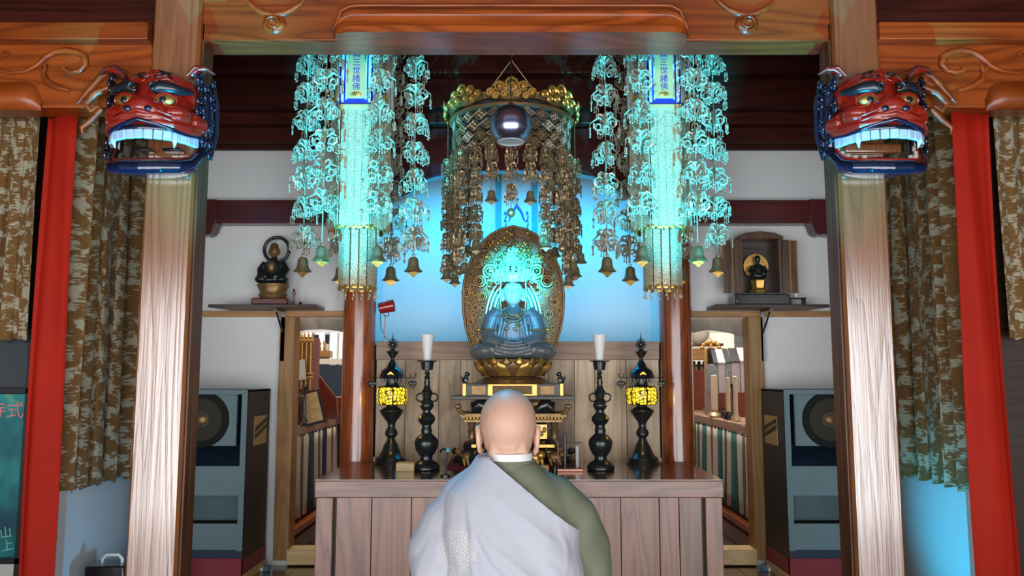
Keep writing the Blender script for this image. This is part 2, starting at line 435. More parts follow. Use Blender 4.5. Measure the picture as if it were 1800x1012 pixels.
# front pillars
for s in (-1, 1):
    nm = 'left' if s < 0 else 'right'
    xo, xi = X(240 if s < 0 else 1573, 600, 4.0), X(327 if s < 0 else 1488, 600, 4.0)
    r = root('front_pillar', ((xo+xi)/2, 4.0, 0), 'weathered square timber pillar carrying the %s lion head' % nm, 'pillar', 'front pillars')
    h = abs(xi-xo)/2; c = .012
    zt = Z(118, 4.0)
    poly = [(-h+c,0),(h-c,0),(h,c),(h,.17),(-h,.17),(-h,c)]
    MB().prism(poly, 0, 4.3, 'XY').build('shaft', M['pillar'], r)
    sx = h * (-s)
    MB().box((min(sx, sx - s*.012), .03, 0), (max(sx, sx - s*.012), .085, zt+.25)).build('jamb_strip', M['pillar_dark'], r, bevel=.003)
    MB().box((min(sx, sx - s*.010), .10, 0), (max(sx, sx - s*.010), .168, zt+.25)).build('jamb_strip', M['pillar_dark'], r, bevel=.003)

# front beam with its carved, bulging centre
zb = Z(72, 4.03)
xl, xr = X(340, 72, 4.03), X(1462, 72, 4.03)
fb = root('front_beam', (0, 4.03, zb), 'big orange keyaki beam spanning the two front pillars', 'beam')
MB().box((xl, 0, 0), (xr, .19, .95)).build('beam', M['orange'], fb, bevel=.008)
MB().box((xl, -.012, .22), (X(395, 20, 4.0), 0, .228)).build('carved_line', M['orange'], fb)
xa, xb_ = X(583, 60, 3.95), X(1213, 60, 3.95)
def bulge(u, v):
    # u along the beam, v up from the underside
    x = xa + (xb_ - xa) * u
    e = min(u, 1-u) * (xb_ - xa)
    k = math.sqrt(max(0, 1-(1-min(e/.12, 1))**2))
    top = .03 + .13 * k
    z = -.002 + top * v
    a = v
    prof = .115*(1-.10*a)
    if a > .25: prof = .10 - .02*math.sin((a-.25)/.75*math.pi) 
    if a > .72: prof = .095*math.sqrt(max(0, 1-((a-.72)/.28)**2))
    return (x, -prof*(.35+.65*k) if k > 0 else 0, z)
b = MB(); NU, NV = 90, 16
b.grid(bulge, NU, NV)
b.add([bulge(i/NU, 0) for i in range(NU+1)] + [(bulge(i/NU,0)[0], .1, -.002) for i in range(NU+1)], [(i, i+1, NU+2+i, NU+1+i) for i in range(NU)])
b.build('beam_swell', M['orange'], fb, smooth=60)
for yy, zz, rr in ((-.098, .030, .008), (-.086, .155, .010)):
    pts = []
    for k in range(41):
        u = k/40; e = min(u,1-u)*(xb_-xa); kk = math.sqrt(max(0,1-(1-min(e/.12,1))**2))
        pts.append((xa+(xb_-xa)*u, yy*(.35+.65*kk)+.002, zz*(.35+.65*kk)))
    MB().tube(pts, rr, 8).build('bead_moulding', M['orange'], fb, smooth=60)
def scroll(cx, cz, s, R, turns, y=-.006, n=26, grow=.72):
    pts = []
    for k in range(n):
        t = k/(n-1); a = -math.pi*.5 + turns*2*math.pi*t
        r = R*(1-grow*t)
        pts.append(Vector((cx + s*r*math.cos(a), y, cz + r*math.sin(a))))
    return pts
for s, px in ((-1, 483), (1, 1312)):
    x0 = X(px, 40, 4.03)
    g = MB()
    arc = [Vector((x0 + dx/350, -.004, Z(py, 4.03)-zb)) for dx, py in ((-62,-8),(-50,4),(-36,16),(-18,25),(0,28),(18,25),(34,17),(46,9),(56,-2))]
    g.tube(arc, [.010,.014,.017,.019,.019,.019,.017,.014,.008], 8)
    g.build('carved_scroll', M['orange'], fb, smooth=60)
    g = MB(); cz = Z(44, 4.03)-zb
    g.ell((x0, 0, cz), (.064, .030, .055), 16, 8)
    g.tube(scroll(x0, cz, s, .044, 1.6, -.026), .010, 6)
    g.build('carved_bud', M['orange'], fb, smooth=60)

# side beams, outside the pillars
for s in (-1, 1):
    nm = 'left' if s < 0 else 'right'
    d = 4.05
    x_in = X(268 if s < 0 else 1538, 100, d); x_out = s*3.2
    z0, z1 = Z(189, d), Z(77, d)
    r = root('side_beam', (x_in, d, z0), 'carved orange side beam with vine scrolls outside the %s pillar' % nm, 'beam', 'carved side beams')
    L = abs(x_out - x_in)
    MB().box((min(0, s*L), 0, 0), (max(0, s*L), .16, z1-z0)).build('beam', M['orange'], r, bevel=.008)
    # lower swell at the outer end
    def lob(u, v):
        e = u*.9; k = math.sqrt(max(0, 1-(1-min(e/.10, 1))**2))
        return (s*(.565 + e), -.06*math.sin(math.pi*min(1, .15+v*.85))*(.2+.8*k), -.02 + (.06+.10*k)*v)
    MB().grid(lob, 30, 10).build('beam_swell', M['orange'], r, smooth=60)
    # vine scroll
    def q(px, py): 
        pxx = px if s < 0 else 1806 - px
        w = W(pxx, py, d); return Vector((w.x - x_in, -.008, w.z - z0))
    vine = [(-60,104),(-30,112),(0,124),(20,129),(45,127),(65,118),(85,100),(100,92),(120,89),(138,93),(151,102),(152,116),(142,126),(128,129),(116,126),(113,121)]
    MB().tube([q(*p) for p in vine], [.011]*5+[.015]*3+[.018]*4+[.015,.015,.014,.016], 8).build('vine_scroll', M['orange'], r, smooth=60)
    tail = [(72,118),(78,130),(82,142),(92,150),(108,156),(124,160)]
    MB().tube([q(*p) for p in tail], [.007,.013,.018,.018,.015,.009], 8).build('vine_scroll', M['orange'], r, smooth=60)
    MB().tube([q(84,112), q(80,124), q(74,138)], [.004,.011,.003], 8).build('vine_leaf', M['orange'], r, smooth=60)
    MB().tube([q(0,95), q(10,92), q(19,96), q(12,100)], [.004,.008,.008,.004], 8).build('vine_leaf', M['orange'], r, smooth=60)
    # upper rail
    z2, z3 = Z(69, 3.98), Z(38, 3.98)
    o = MB().box((min(0, s*L), -.07, z2-z0), (max(0, s*L), .16, z3-z0)).build('upper_rail', M['orange'], r, bevel=.006)
    # dark beams above
    o = MB().box((min(x_in, x_out), 4.2, Z(46,4.2)), (max(x_in, x_out), 4.34, Z(18,4.2))).build('high_beam', M['darkbeam'], bevel=.006)
    tag(o, 'brown high beam above the carved side beam on the %s' % nm, 'beam', 'high side beams')
    sbox('trim_3' if s < 0 else 'trim_4', (min(x_in, x_out), 4.36, Z(60,4.3)), (max(x_in, x_out), 4.42, 4.3), M['darkbeam'])
# ================================================================== altar
AZ = Z(843, 4.5)                           # height of the altar top
ax0, ax1 = X(553, 843, 4.5), X(1272, 843, 4.5)
zs = Z(875, 4.5)
alt = root('altar', ((ax0+ax1)/2, 4.5, 0), 'wide brown keyaki altar table in front of the seated monk', 'altar')
acx = (ax0+ax1)/2; hw = (ax1-ax0)/2
MB().box((-hw, 0, zs), (hw, .94, AZ-.004)).build('top_slab', M['altar'], alt, bevel=.006)
MB().box((-hw+.004, .004, AZ-.004), (hw-.004, .936, AZ)).build('lacquered_top', M['altar_top'], alt)
for s in (-1, 1):
    MB().box((min(s*hw*.995, s*(hw-.10)), .02, 0), (max(s*hw*.995, s*(hw-.10)), .12, zs)).build('corner_post', M['altar_v'], alt, bevel=.004)
    MB().box((min(s*hw*.98, s*(hw-.03)), .12, 0), (max(s*hw*.98, s*(hw-.03)), .90, zs)).build('side_panel', M['altar_v'], alt, bevel=.004)
seams = [590, 652, 722, 790, 860, 935, 1005, 1092, 1160, 1195, 1222]
MB().box((-hw+.02, .075, 0), (hw-.02, .09, zs)).build('backing_board', M['darkwood'], alt)
for i in range(len(seams)-1):
    xa_, xb2 = X(seams[i], 950, 4.55)-acx, X(seams[i+1], 950, 4.55)-acx
    if i == 0: xa_ = -hw+.112
    if i == len(seams)-2: xb2 = hw-.112
    MB().box((xa_+.0015, .052 + .002*(i%2), .04), (xb2-.0015, .074, zs)).build('plank', M['altar_v'], alt, bevel=.002, seg=1)
MB().box((-hw+.1, .05, 0), (hw-.1, .075, .04)).build('foot_rail', M['altar'], alt, bevel=.003)

# plank screen behind the altar
DP = 5.55
sx0, sx1 = X(660, 700, DP), X(1160, 700, DP)
scr = root('plank_screen', ((sx0+sx1)/2, DP, 0), 'pale weathered plank screen behind the statue and candlesticks', 'screen')
scx = (sx0+sx1)/2; zr0, zr1 = Z(632, DP), Z(600, DP)
ps = [660, 712, 771, 809, 860, 915, 965, 1010, 1046, 1102, 1160]
for i in range(len(ps)-1):
    MB().box((X(ps[i],700,DP)-scx+.0015, .012+.002*(i%3), 0.001), (X(ps[i+1],700,DP)-scx-.0015, .035, zr0)).build('plank', M['plank'], scr, bevel=.002, seg=1)
MB().box((sx0-scx, .036, .001), (sx1-scx, .045, zr0)).build('backing_board', M['darkwood'], scr)
MB().box((sx0-scx, -.012, zr0), (sx1-scx, .05, zr1)).build('top_rail', M['rail'], scr, bevel=.004)

# ================================================================== candlesticks and lanterns
KC = .2767*4.98/1400
def prof(pts, k, base): return [(r*k, (base-y)*k) for r, y in pts][::-1]
def candlestick(px, label):
    x = X(px, 820, 4.98)
    r = root('candlestick', (x, 4.98, AZ), label, 'candlestick', 'tall dark candlesticks on the altar')
    MB().lathe(prof([(38,885),(38,905),(70,925),(86,945),(86,962),(80,968)], KC, 968), n=28).build('foot', M['iron'], r)
    MB().lathe(prof([(24,470),(36,488),(30,510),(25,530),(42,560),(45,575),(36,592),(25,602),(25,615),(50,640),(55,660),(45,680),(30,695),(30,710),(36,725),(33,745),(50,760),(70,780),(76,800),(68,840),(52,870),(38,886)], KC, 968), n=28).build('baluster', M['iron'], r)
    MB().lathe(prof([(14,352),(12,360),(18,375),(13,388),(20,400),(15,415),(20,430),(16,445),(20,455),(24,471)], KC, 968), n=20).build('stem', M['iron'], r)
    MB().lathe([(14*KC,(968-353)*KC),(35*KC,(968-349)*KC),(42*KC,(968-302)*KC),(65*KC,(968-296)*KC),(66*KC,(968-291)*KC),(40*KC,(968-294)*KC),(.001,(968-300)*KC)], n=28, cap=False).build('drip_pan', M['iron'], r)
    for s in (-1, 1):
        MB().ring((s*42*KC, 0, (968-522)*KC), 25*KC, 5*KC, 18, 8, 'Y').build('handle', M['iron'], r)
    c = root('candle', (x, 4.98, AZ+(968-297)*KC), 'white tapering candle in the %s' % label.replace('dark bronze ', '').replace('tall ', ''), 'candle', 'white altar candles')
    MB().lathe([(25*KC,0),(29*KC,60*KC),(36*KC,120*KC),(44*KC,165*KC),(45*KC,170*KC),(40*KC,171*KC),(.002,168*KC)], n=24).build('wax', M['candle'], c)
    MB().cyl((0,0,167*KC), (0.001,0,178*KC), .0015, n=6).build('wick', M['black'], c)
candlestick(749, 'tall dark bronze candlestick left of the monk')
candlestick(1056, 'tall dark bronze candlestick right of the monk')

def cells(name):
    m = NT(name); co = m.coords(jitter=False)
    v = m.node('ShaderNodeTexVoronoi', feature='DISTANCE_TO_EDGE'); v.inputs['Scale'].default_value = 42; v.inputs['Randomness'].default_value = .75
    m.link(co, v.inputs['Vector'])
    k = m.ramp(v.outputs['Distance'], [(.06,(0,0,0)),(.12,(1,1,1))])
    m.color(m.mix(k, (.02,.012,.005), (.9,.62,.05)))
    m.link(m.mix(k, (.0,.0,.0), (1.0,.66,.02)), m.b.inputs['Emission Color']); m.b.inputs['Emission Strength'].default_value = 1.25
    m.bump(k, -.4, .003); m.set(rough=.4); return m.mat
M['lampcells'] = cells('lit_honeycomb_globe')
M['lampglow'] = emit('lit_window', (1.0, .55, .05), .8)
KL = .2767*5.30/1400
def lantern(px, label):
    x = X(px, 815, 5.30); B = 930
    r = root('altar_lantern', (x, 5.30, AZ), label, 'lantern', 'lit altar lanterns')
    zz = lambda y: (B-y)*KL
    MB().lathe(prof([(22,770),(30,790),(46,815),(56,845),(76,880),(92,890),(96,896),(98,912),(106,920),(108,930)], KL, B), n=28).build('foot', M['iron'], r)
    MB().lathe(prof([(38,560),(32,575),(74,598),(76,604),(70,616),(46,650),(30,668),(25,682),(22,702),(40,733),(41,748),(22,771)], KL, B), n=28).build('stem', M['iron'], r)
    MB().lathe(prof([(84,454),(94,474),(96,508),(94,540),(84,560)], KL, B), n=36).build('glowing_globe', M['lampcells'], r)
    for k in range(6):
        a = rad(30+60*k+12)
        MB().tube([(R*KL*math.cos(a), R*KL*math.sin(a), zz(y)) for R, y in ((82,450),(95,474),(98,508),(95,540),(82,564))], 4*KL, 6).build('globe_rib', M['iron'], r)
    MB().lathe(prof([(82,448),(88,456)], KL, B), n=28).build('globe_collar', M['iron'], r)
    MB().lathe(prof([(82,558),(86,562),(38,570)], KL, B), n=28).build('globe_collar', M['iron'], r)
    nk = MB().lathe(prof([(40,398),(36,415),(40,440),(60,450)], KL, B), n=20).build('neck', M['iron'], r)
    for k in range(8):
        a = 2*math.pi*k/8
        MB().ring((58*KL*math.cos(a), 58*KL*math.sin(a), zz(410)), 13*KL, 3.5*KL, 10, 6, 'Y').build('neck_loop', M['iron'], nk)
    roof = MB().lathe(prof([(12,272),(11,282),(26,305),(33,325),(44,336),(68,352),(77,378),(84,394),(78,400),(60,402)], KL, B), n=28).build('roof', M['blackblue'], r)
    hp = [(0,-16)] + [(16*math.sin(t)**3*1.0, -(-13*math.cos(t)+5*math.cos(2*t)+2*math.cos(3*t))) for t in [0.3+i*.48 for i in range(12)]]
    MB().prism([(a*KL*1.1, zz(378)-b*-KL*1.0) for a, b in [(-17,-8),(-17,4),(-9,13),(0,20),(9,13),(17,4),(17,-8),(8,-14),(-8,-14)]], -75*KL, -66*KL).build('heart_window', M['lampglow'], roof)
    MB().lathe(prof([(14,213),(18,222),(42,230),(38,236),(26,254),(14,270),(12,274)], KL, B), n=20).build('finial_cup', M['iron'], r)
    j = MB().ell((0,0,zz(186)), 20*KL, 14, 10); j.cyl((0,0,zz(168)), (0,0,zz(112)), 5*KL, .001, 8); j.cyl((0,0,zz(215)),(0,0,zz(200)),10*KL,9*KL,10)
    j = j.build('jewel', M['iron'], r)
    for k in range(14):
        a = 2*math.pi*k/14; c, s_ = math.cos(a), math.sin(a)
        MB().tube([(c*20*KL, 0, zz(186)+s_*20*KL), (c*31*KL, 0, zz(186)+s_*32*KL), (c*37*KL, 0, zz(183)+s_*37*KL)], [4*KL, 4*KL, .5*KL], 6).build('flame_tongue', M['iron'], j)
    for s in (-1, 1):
        g = MB().tube([(s*x_*KL, 0, zz(y)) for x_, y in ((70,392),(100,397),(128,396),(142,390),(148,378),(142,370),(135,376))], 3*KL, 6)
        g.tube([(s*x_*KL, 0, zz(y)) for x_, y in ((108,397),(116,384),(112,374),(106,380))], 2.6*KL, 6)
        arm = g.build('hook_arm', M['iron'], r)
        l = MB().cyl((s*128*KL,0,zz(396)), (s*128*KL,0,zz(422)), 1.2*KL, n=5)
        for dx, dz, rr in ((-14,432,14),(14,432,14),(0,445,15),(0,428,12)):
            l.ell((s*128*KL+dx*KL, 0, zz(dz)), (rr*KL, 5*KL, 14*KL), 8, 6)
        l.tube([(s*128*KL, 0, zz(450)), (s*128*KL, 0, zz(472))], [6*KL, .5*KL], 6)
        l.build('leaf_pendant', M['iron'], arm)
lantern(687, 'lit yellow honeycomb lantern on dark stand at the altar left end')
lantern(1130, 'lit yellow honeycomb lantern on dark stand at the altar right end')
for px in (687, 1130):
    light('lantern_bulb', 'POINT', (X(px, 700, 5.1), 5.02, AZ+.44), (0,0,0), 1.1, (1.0, .55, .10), shadow_soft_size=.03)

# ================================================================== small things on the altar
o = MB().box((-.055,-.05,0),(.055,.05,.05)).build('offering_box', M['pine_light'], loc=(X(715,818,4.96), 4.93, AZ), bevel=.003)
tag(o, 'small pale wooden block beside the left candlestick foot', 'box')
r = root('gooseneck_stand', (X(782,838,4.62), 4.66, AZ), 'dark curved stand with a cyan highlight tip left of the monk', 'stand')
kk = 4.62/1400
MB().lathe([(.030,0),(.030,.008),(.012,.014)], n=20).build('foot', M['black'], r)
MB().tube([(0,0,.01),(0.004,0,.09),(.010,0,.13),(.006,0,.148),(-.012,0,.155),(-.026,0,.148),(-.032,0,.134)], [.007,.0065,.006,.006,.006,.006,.006], 8).build('curved_rod', M['blackblue'], r)
MB().lathe([(.006,0),(.011,.004),(.011,.02),(.006,.026)], n=12).build('tip', pm('highlight_tip', (.1,.5,.6), (.1,.4,.5), 8, .1), r, loc=(.012,0,.135))  # cyan highlight on the rod's top, put into the tip's colour
# glass incense rack
r = root('incense_rack', (X(1006,822,4.85), 4.9, AZ), 'small copper rack with two glass tubes right of the monk', 'rack')
kk = 4.85/1400
M['copper'] = pm('copper_rod', (.45,.20,.14), (.3,.13,.09), 14, .3, .7)
M['glass'] = pm('clear_glass', (.9,.95,.95), (.85,.9,.9), 6, .05, trans=.9)
MB().box((-.09,-.03,0),(.07,.03,.018)).build('base', M['copper'], r, bevel=.003)
for x_ in (-.082,.062): MB().cyl((x_,0,.018),(x_,0,.17),.004,n=8).build('post', M['copper'], r)
MB().cyl((-.086,0,.17),(.066,0,.17),.004,n=8).build('rail', M['copper'], r)
for x_, h in ((-.04,.23),(.035,.15)):
    MB().lathe([(.010,.018),(.010,h)], n=12, c=(x_,.0,0)).build('glass_tube', M['glass'] if h < .2 else M['iron'], r)
MB().lathe([(.016,0),(.016,.02),(.010,.05),(.006,.055)], n=12, c=(-.105,-.03,0)).build('burner', M['iron'], r)
r = root('name_block', (X(950,825,4.72), 4.76, AZ), 'small reddish wooden block with a ring mark beside the monk', 'block')
MB().box((-.07,-.02,0),(.05,.02,.052)).build('body', M['pine_x'], r, bevel=.003)
MB().ring((.022,-.021,.026), .011, .0025, 16, 5, 'Y').build('ring_mark', M['black'], r)
# ================================================================== seated statue, halo and pedestal
DS = 5.25; KS = DS/1400
st_x = X(902, 700, DS)
def lp(px, py, dy=0.0): return Vector(((px-902)*KS, dy, Z(py, DS)-AZ))
ped = root('statue_pedestal', (st_x, DS, AZ), 'tiered black and gilt pedestal under the seated statue', 'pedestal')
def tier(px0, px1, py0, py1, dep, name, m, bevel=.004, parent=None):
    a = lp(px0, py1); b_ = lp(px1, py0)
    return MB().box((a.x, -dep/2, a.z), (b_.x, dep/2, b_.z)).build(name, m, parent or ped, bevel=bevel)
Zb = lambda py: Z(py, DS)-AZ
M['redcloth'] = pm('dark_red_cloth', (.16,.008,.012), (.10,.005,.008), 12, .8)
MB().box((-.42,-.24,0),(.42,.24,.012)).build('red_cloth', M['redcloth'], ped, bevel=.004)
z0 = .012
# carved black base with gilt beasts
MB().lathe([(.36,z0),(.385,z0+.03),(.39,Zb(797)),(.36,Zb(787)),(.30,Zb(785))], n=8, sy=.55, M=Matrix.Rotation(rad(22.5),4,'Z')).build('base', M['black'], ped, bevel=.006)
def beast(mb, c, s=1.0, rnd=None):
    c = Vector(c)
    mb.ell(c, (.055*s,.03*s,.04*s), 10, 7); mb.ell(c+Vector((.045*s,-.015*s,.02*s)), (.03*s,.03*s,.03*s), 10, 7)
    for dx in (-.04,-.015,.02,.05): mb.tube([c+Vector((dx*s,-.015*s,-.01*s)), c+Vector((dx*s+.01*s,-.03*s,-.05*s))], [.014*s,.009*s], 6)
    mb.tube([c+Vector((-.05*s,0,.01*s)), c+Vector((-.075*s,-.01*s,.035*s)), c+Vector((-.06*s,-.01*s,.06*s))], [.012*s,.012*s,.004*s], 6)
for k, (x_, y_, sc, m) in enumerate(((-.27,-.17,1,'gold_old'),(-.12,-.21,1,'gold'),(.02,-.215,1,'gold_old'),(.13,-.21,1,'gold'),(.27,-.17,1,'gold_old'))):
    g = MB(); beast(g, (x_, y_, (z0+Zb(785))/2), sc*.95); g.build('carved_beast', M[m], ped)
for k in range(26):
    a = rad(180+180*(k+.5)/26); R = .385
    g = MB().ell((R*math.cos(a), R*.55*math.sin(a), z0+.03+.05*(k%2)), (.02,.02,.022), 8, 6)
    g.build('carved_cloud', M['gold_old' if k%3==0 else 'black'], ped)
MB().lathe([(.34,Zb(786)),(.345,Zb(780)),(.33,Zb(772)),(.27,Zb(768))], n=8, sy=.55, M=Matrix.Rotation(rad(22.5),4,'Z')).build('slab', M['black'], ped, bevel=.005)
for s in (-1,1):
    MB().box((s*.20-.06,-.182,Zb(782)),(s*.20+.06,-.176,Zb(777))).build('gilt_strip', M['gold'], ped)
# pillared storey
MB().box((-.22,-.13,Zb(769)),(.22,.13,Zb(742))).build('storey', M['black'], ped, bevel=.004)
for x0_, x1_ in ((-.215,-.11),(-.095,.095),(.11,.215)):
    f = MB().box((x0_,-.137,Zb(768)),(x1_,-.131,Zb(744))).build('gilt_panel', M['gold'], ped)
    g = MB()
    for q in range(5): g.ell((x0_+(x1_-x0_)*(.15+.175*q), -.138, Zb(756)+.012*(-1)**q), (.013,.006,.018), 8, 6)
    g.build('relief', M['gold_old'], f)
for s in (-1,1):
    g = MB().lathe([(.025,Zb(769)),(.02,Zb(762)),(.03,Zb(755)),(.018,Zb(750)),(.028,Zb(742))], n=12, c=(s*.265,-.07,0)); g.build('bracket_post', M['gold_old'], ped)
# roof storey with gilt scallops
MB().box((-.31,-.17,Zb(740)),(.31,.17,Zb(734))).build('cornice', M['gold_old'], ped, bevel=.003)
MB().box((-.335,-.185,Zb(731)),(.335,.185,Zb(724))).build('eaves', M['gold_old'], ped, bevel=.003)
for k in range(30):
    x_ = -.32+.64*(k+.5)/30
    MB().ell((x_,-.178,Zb(732)), (.009,.008,.012), 8, 6).build('scallop', M['gold'], ped)
for s in (-1,1):
    g = MB().tube([(s*.30,-.17,Zb(726)),(s*.33,-.19,Zb(721)),(s*.352,-.20,Zb(714)),(s*.338,-.20,Zb(709)),(s*.325,-.2,Zb(714))], [.014,.014,.011,.008,.005], 8)
    g.ell((s*.345,-.205,Zb(712)), (.02,.016,.016), 8, 6); g.build('phoenix_corner', M['gold_old'], ped)
    g = MB().tube([(s*.14,-.15,Zb(722)),(s*.18,-.16,Zb(713)),(s*.22,-.16,Zb(709)),(s*.255,-.16,Zb(716)),(s*.262,-.16,Zb(705))], [.03,.045,.05,.035,.01], 10); g.build('curled_leaf', M['black'], ped)
    MB().ell((s*.17,-.13,Zb(708)), (.09,.06,.035), 14, 8).build('gilt_leaf', M['gold_old'], ped)
MB().ell((0,-.10,Zb(712)), (.12,.1,.05), 16, 8).build('lotus_boss', M['gold_old'], ped)
# shelf and box storey
tier(798, 1006, 694.5, 700.5, .44, 'shelf', M['darkwood'], .003)
MB().box((-.31,-.21,Zb(694.5)),(.31,.13,Zb(674))).build('box_storey', M['darkwood'], ped, bevel=.003)
fp = MB().box((-.160,-.222,Zb(694.3)),(.152,-.211,Zb(674))).build('gilt_frame', M['gold'], ped, bevel=.003)
MB().box((-.128,-.226,Zb(691)),(.120,-.2225,Zb(677))).build('filigree_panel', pm('bronze_filigree', (.22,.13,.05),(.04,.025,.012),60,.45,.5,0,.5,80), fp, bevel=.008)
for s in (-1,1):
    MB().box((s*.305-.012,-.22,Zb(694.3)),(s*.305+.012,-.20,Zb(673))).build('gilt_post', M['gold'], ped, bevel=.003)
    MB().box((s*.215-.045,-.216,Zb(692)),(s*.215+.045,-.211,Zb(677))).build('lattice_panel', M['filigree'] if 'filigree' in M else M['gold_old'], ped, bevel=.002)
    # guardian lions on the corners
    L = root('lion_figurine', (st_x+s*.30, DS-.17, AZ+Zb(673)), 'tiny bronze guardian lion on the pedestal corner, %s one' % ('left' if s<0 else 'right'), 'figurine', 'pedestal lions')
    g = MB(); g.ell((s*.0,0,.024),(.020,.016,.026),10,8); g.ell((-s*.008,-.004,.058),(.016,.015,.016),10,8)
    g.cyl((-s*.012,-.008,.0),(-s*.01,-.004,.035),.006,.008,8); g.cyl((-s*.012,.008,.0),(-s*.01,.004,.035),.006,.008,8)
    g.ell((s*.008,0,.008),(.018,.018,.009),10,6); g.tube([(s*.018,0,.012),(s*.03,0,.03),(s*.024,0,.05)],[.006,.007,.002],6); g.ell((-s*.022,-.004,.054),(.008,.008,.007),8,6)
    organic(g, 'body', M['iron'], L, .004, 2)
# lotus throne
def petal(w, h, out, curl):
    def fn(u, v):
        a = (u-.5)*2; ww = w*math.sin(math.pi*min(1, .18+.82*(1-v)**.8)*.5)*(1 if v < .55 else math.sqrt(max(0, 1-((v-.55)/.45)**2)))
        bul = out*(math.sin(math.pi*v*.75))*(1-.45*a*a) + curl*v*v
        return (a*ww*.5, -bul, v*h)
    return MB().grid(fn, 8, 8)
pet_up = petal(.125, .108, .034, .012).mesh('petal', M['gold_old'], 0); pet_up.shade_smooth()
pet_gold = pet_up.copy(); pet_gold.materials.clear(); pet_gold.materials.append(M['gold'])
MB().lathe([(.15,Zb(662)),(.20,Zb(655)),(.225,Zb(645)),(.235,Zb(634)),(.23,Zb(632))], n=40, sy=.75).build('lotus_cup', M['gold_old'], ped)
for row, (R, z_, n, tilt) in enumerate(((.195, Zb(661), 16, 14), (.185, Zb(657), 16, 6))):
    for k in range(n):
        a = 2*math.pi*(k+.5*row)/n
        if math.sin(a) > .55: continue
        o = link('lotus_petal', pet_gold if (k+row)%2 else pet_up, ped, (R*math.cos(a), R*.75*math.sin(a), z_), (rad(tilt), 0, a+math.pi/2))
pet_dn = petal(.12, .07, .03, .03).mesh('petal', M['gold_old'], 0); pet_dn.shade_smooth()
MB().lathe([(.26,Zb(674)),(.24,Zb(671)),(.19,Zb(664)),(.15,Zb(662))], n=40, sy=.75).build('lotus_foot', M['gold_old'], ped)
for k in range(14):
    a = 2*math.pi*k/14
    if math.sin(a) > .55: continue
    link('lotus_petal', pet_dn, ped, (.17*math.cos(a), .13*math.sin(a), Zb(662.5)), (rad(118), 0, a+math.pi/2))

# ---- the seated figure
SZ = Zb(633)
stt = root('seated_statue', (st_x, DS, AZ+SZ), 'crowned bronze bodhisattva statue seated in meditation, lit cyan', 'statue')
def sp(px, py, dy=0.0): return ((px-902)*KS, dy, Z(py, DS)-AZ-SZ)
g = MB()
g.ell(sp(902,622,-.02), (.235,.15,.045), 24, 10)
for s in (-1,1):
    g.ell(sp(902+s*42,617,-.06), (.115,.11,.060), 16, 10)
    g.ell(sp(902+s*58,620,-.03), (.065,.09,.05), 14, 8)
    # shoulders, upper arms, sleeves and forearms
    g.tube([sp(902+s*24,549,.0), sp(902+s*36,561,-.005), sp(902+s*43,585,-.02), sp(902+s*38,603,-.07), sp(902+s*14,607,-.12)], [.055,.062,.060,.055,.032], 14)
    g.ell(sp(902+s*42,602,-.03), (.05,.07,.05), 12, 8)
g.tube([sp(902,618,.02), sp(902,590,.015), sp(902,565,.0), sp(902,548,.005), sp(902,540,.0)], [.15,.125,.115,.085,.045], 20)
g.cyl(sp(902,548,.0), sp(902,531,-.004), .042, .036, 14)
# drapery folds
for k in range(5):
    R = 38-6*k
    g.tube([sp(902+R*1.15*math.cos(a), 628-10*k*.35+ .0 - R*.32*math.sin(a)*-1 - 14, -.150-.008*k) for a in [math.pi*(i/10) for i in range(11)]], .0095, 6)
for s in (-1,1):
    for k in range(5):
        R = 8+5*k
        g.tube([sp(902+s*(46+R*.9*math.cos(a)), 620-R*.55*math.sin(a)+4, -.145+.012*k+.03*math.cos(a)) for a in [math.pi*(.1+.8*i/8) for i in range(9)]], .0090, 6)
    for k in range(4):
        g.tube([sp(902+s*(12+k*7),552+k*2,-.085+.012*k), sp(902+s*(16+k*7),575,-.10+.012*k), sp(902+s*(22+k*5),600,-.10+.006*k)], .0095, 6)
g.ell(sp(902,606,-.13), (.05,.035,.022), 12, 8)
M['statue'] = pm('statue_bronze', (.16,.18,.185), (.09,.10,.11), 14, .42, .2, .2, .12, 40)
organic(g, 'body', M['statue'], stt, .0052, 1)
g = MB()
g.ell(sp(902,514,-.005), (.066,.072,.083), 20, 14); g.ell(sp(902,524,-.022), (.052,.052,.055), 16, 10)
g.tube([sp(902,507,-.068), sp(902,516,-.082), sp(902,519,-.080)], [.005,.010,.008], 8)     # nose
g.ell(sp(902,525,-.069), (.018,.010,.006), 10, 6); g.ell(sp(902,528,-.066), (.014,.010,.006), 10, 6)
for s in (-1,1):
    g.ell(sp(902+s*7,510.5,-.066), (.016,.010,.006), 10, 6); g.tube([sp(902+s*2.5,505.5,-.071), sp(902+s*7,503,-.068), sp(902+s*13,506,-.052)], .0045, 6)
    g.tube([sp(902+s*18,508,.005), sp(902+s*19.5,518,.0), sp(902+s*18.5,530,-.005)], [.012,.011,.012], 8)
organic(g, 'head', pm('statue_face', (.46,.45,.40), (.36,.35,.32), 14, .42, .2, .2), stt, .0045, 2)  # head colour lightened so the face looks more brightly lit than the robe
for s in (-1,1):
    MB().tube([sp(902+s*3,511,-.0735), sp(902+s*7,512.2,-.0735), sp(902+s*11,510.5,-.066)], .0018, 5).build('eyelid', M['black'], stt)
MB().lathe([(.072,0),(.074,.012),(.070,.025)], c=sp(902,499,.0), n=28).build('hair_band', M['iron'], stt)
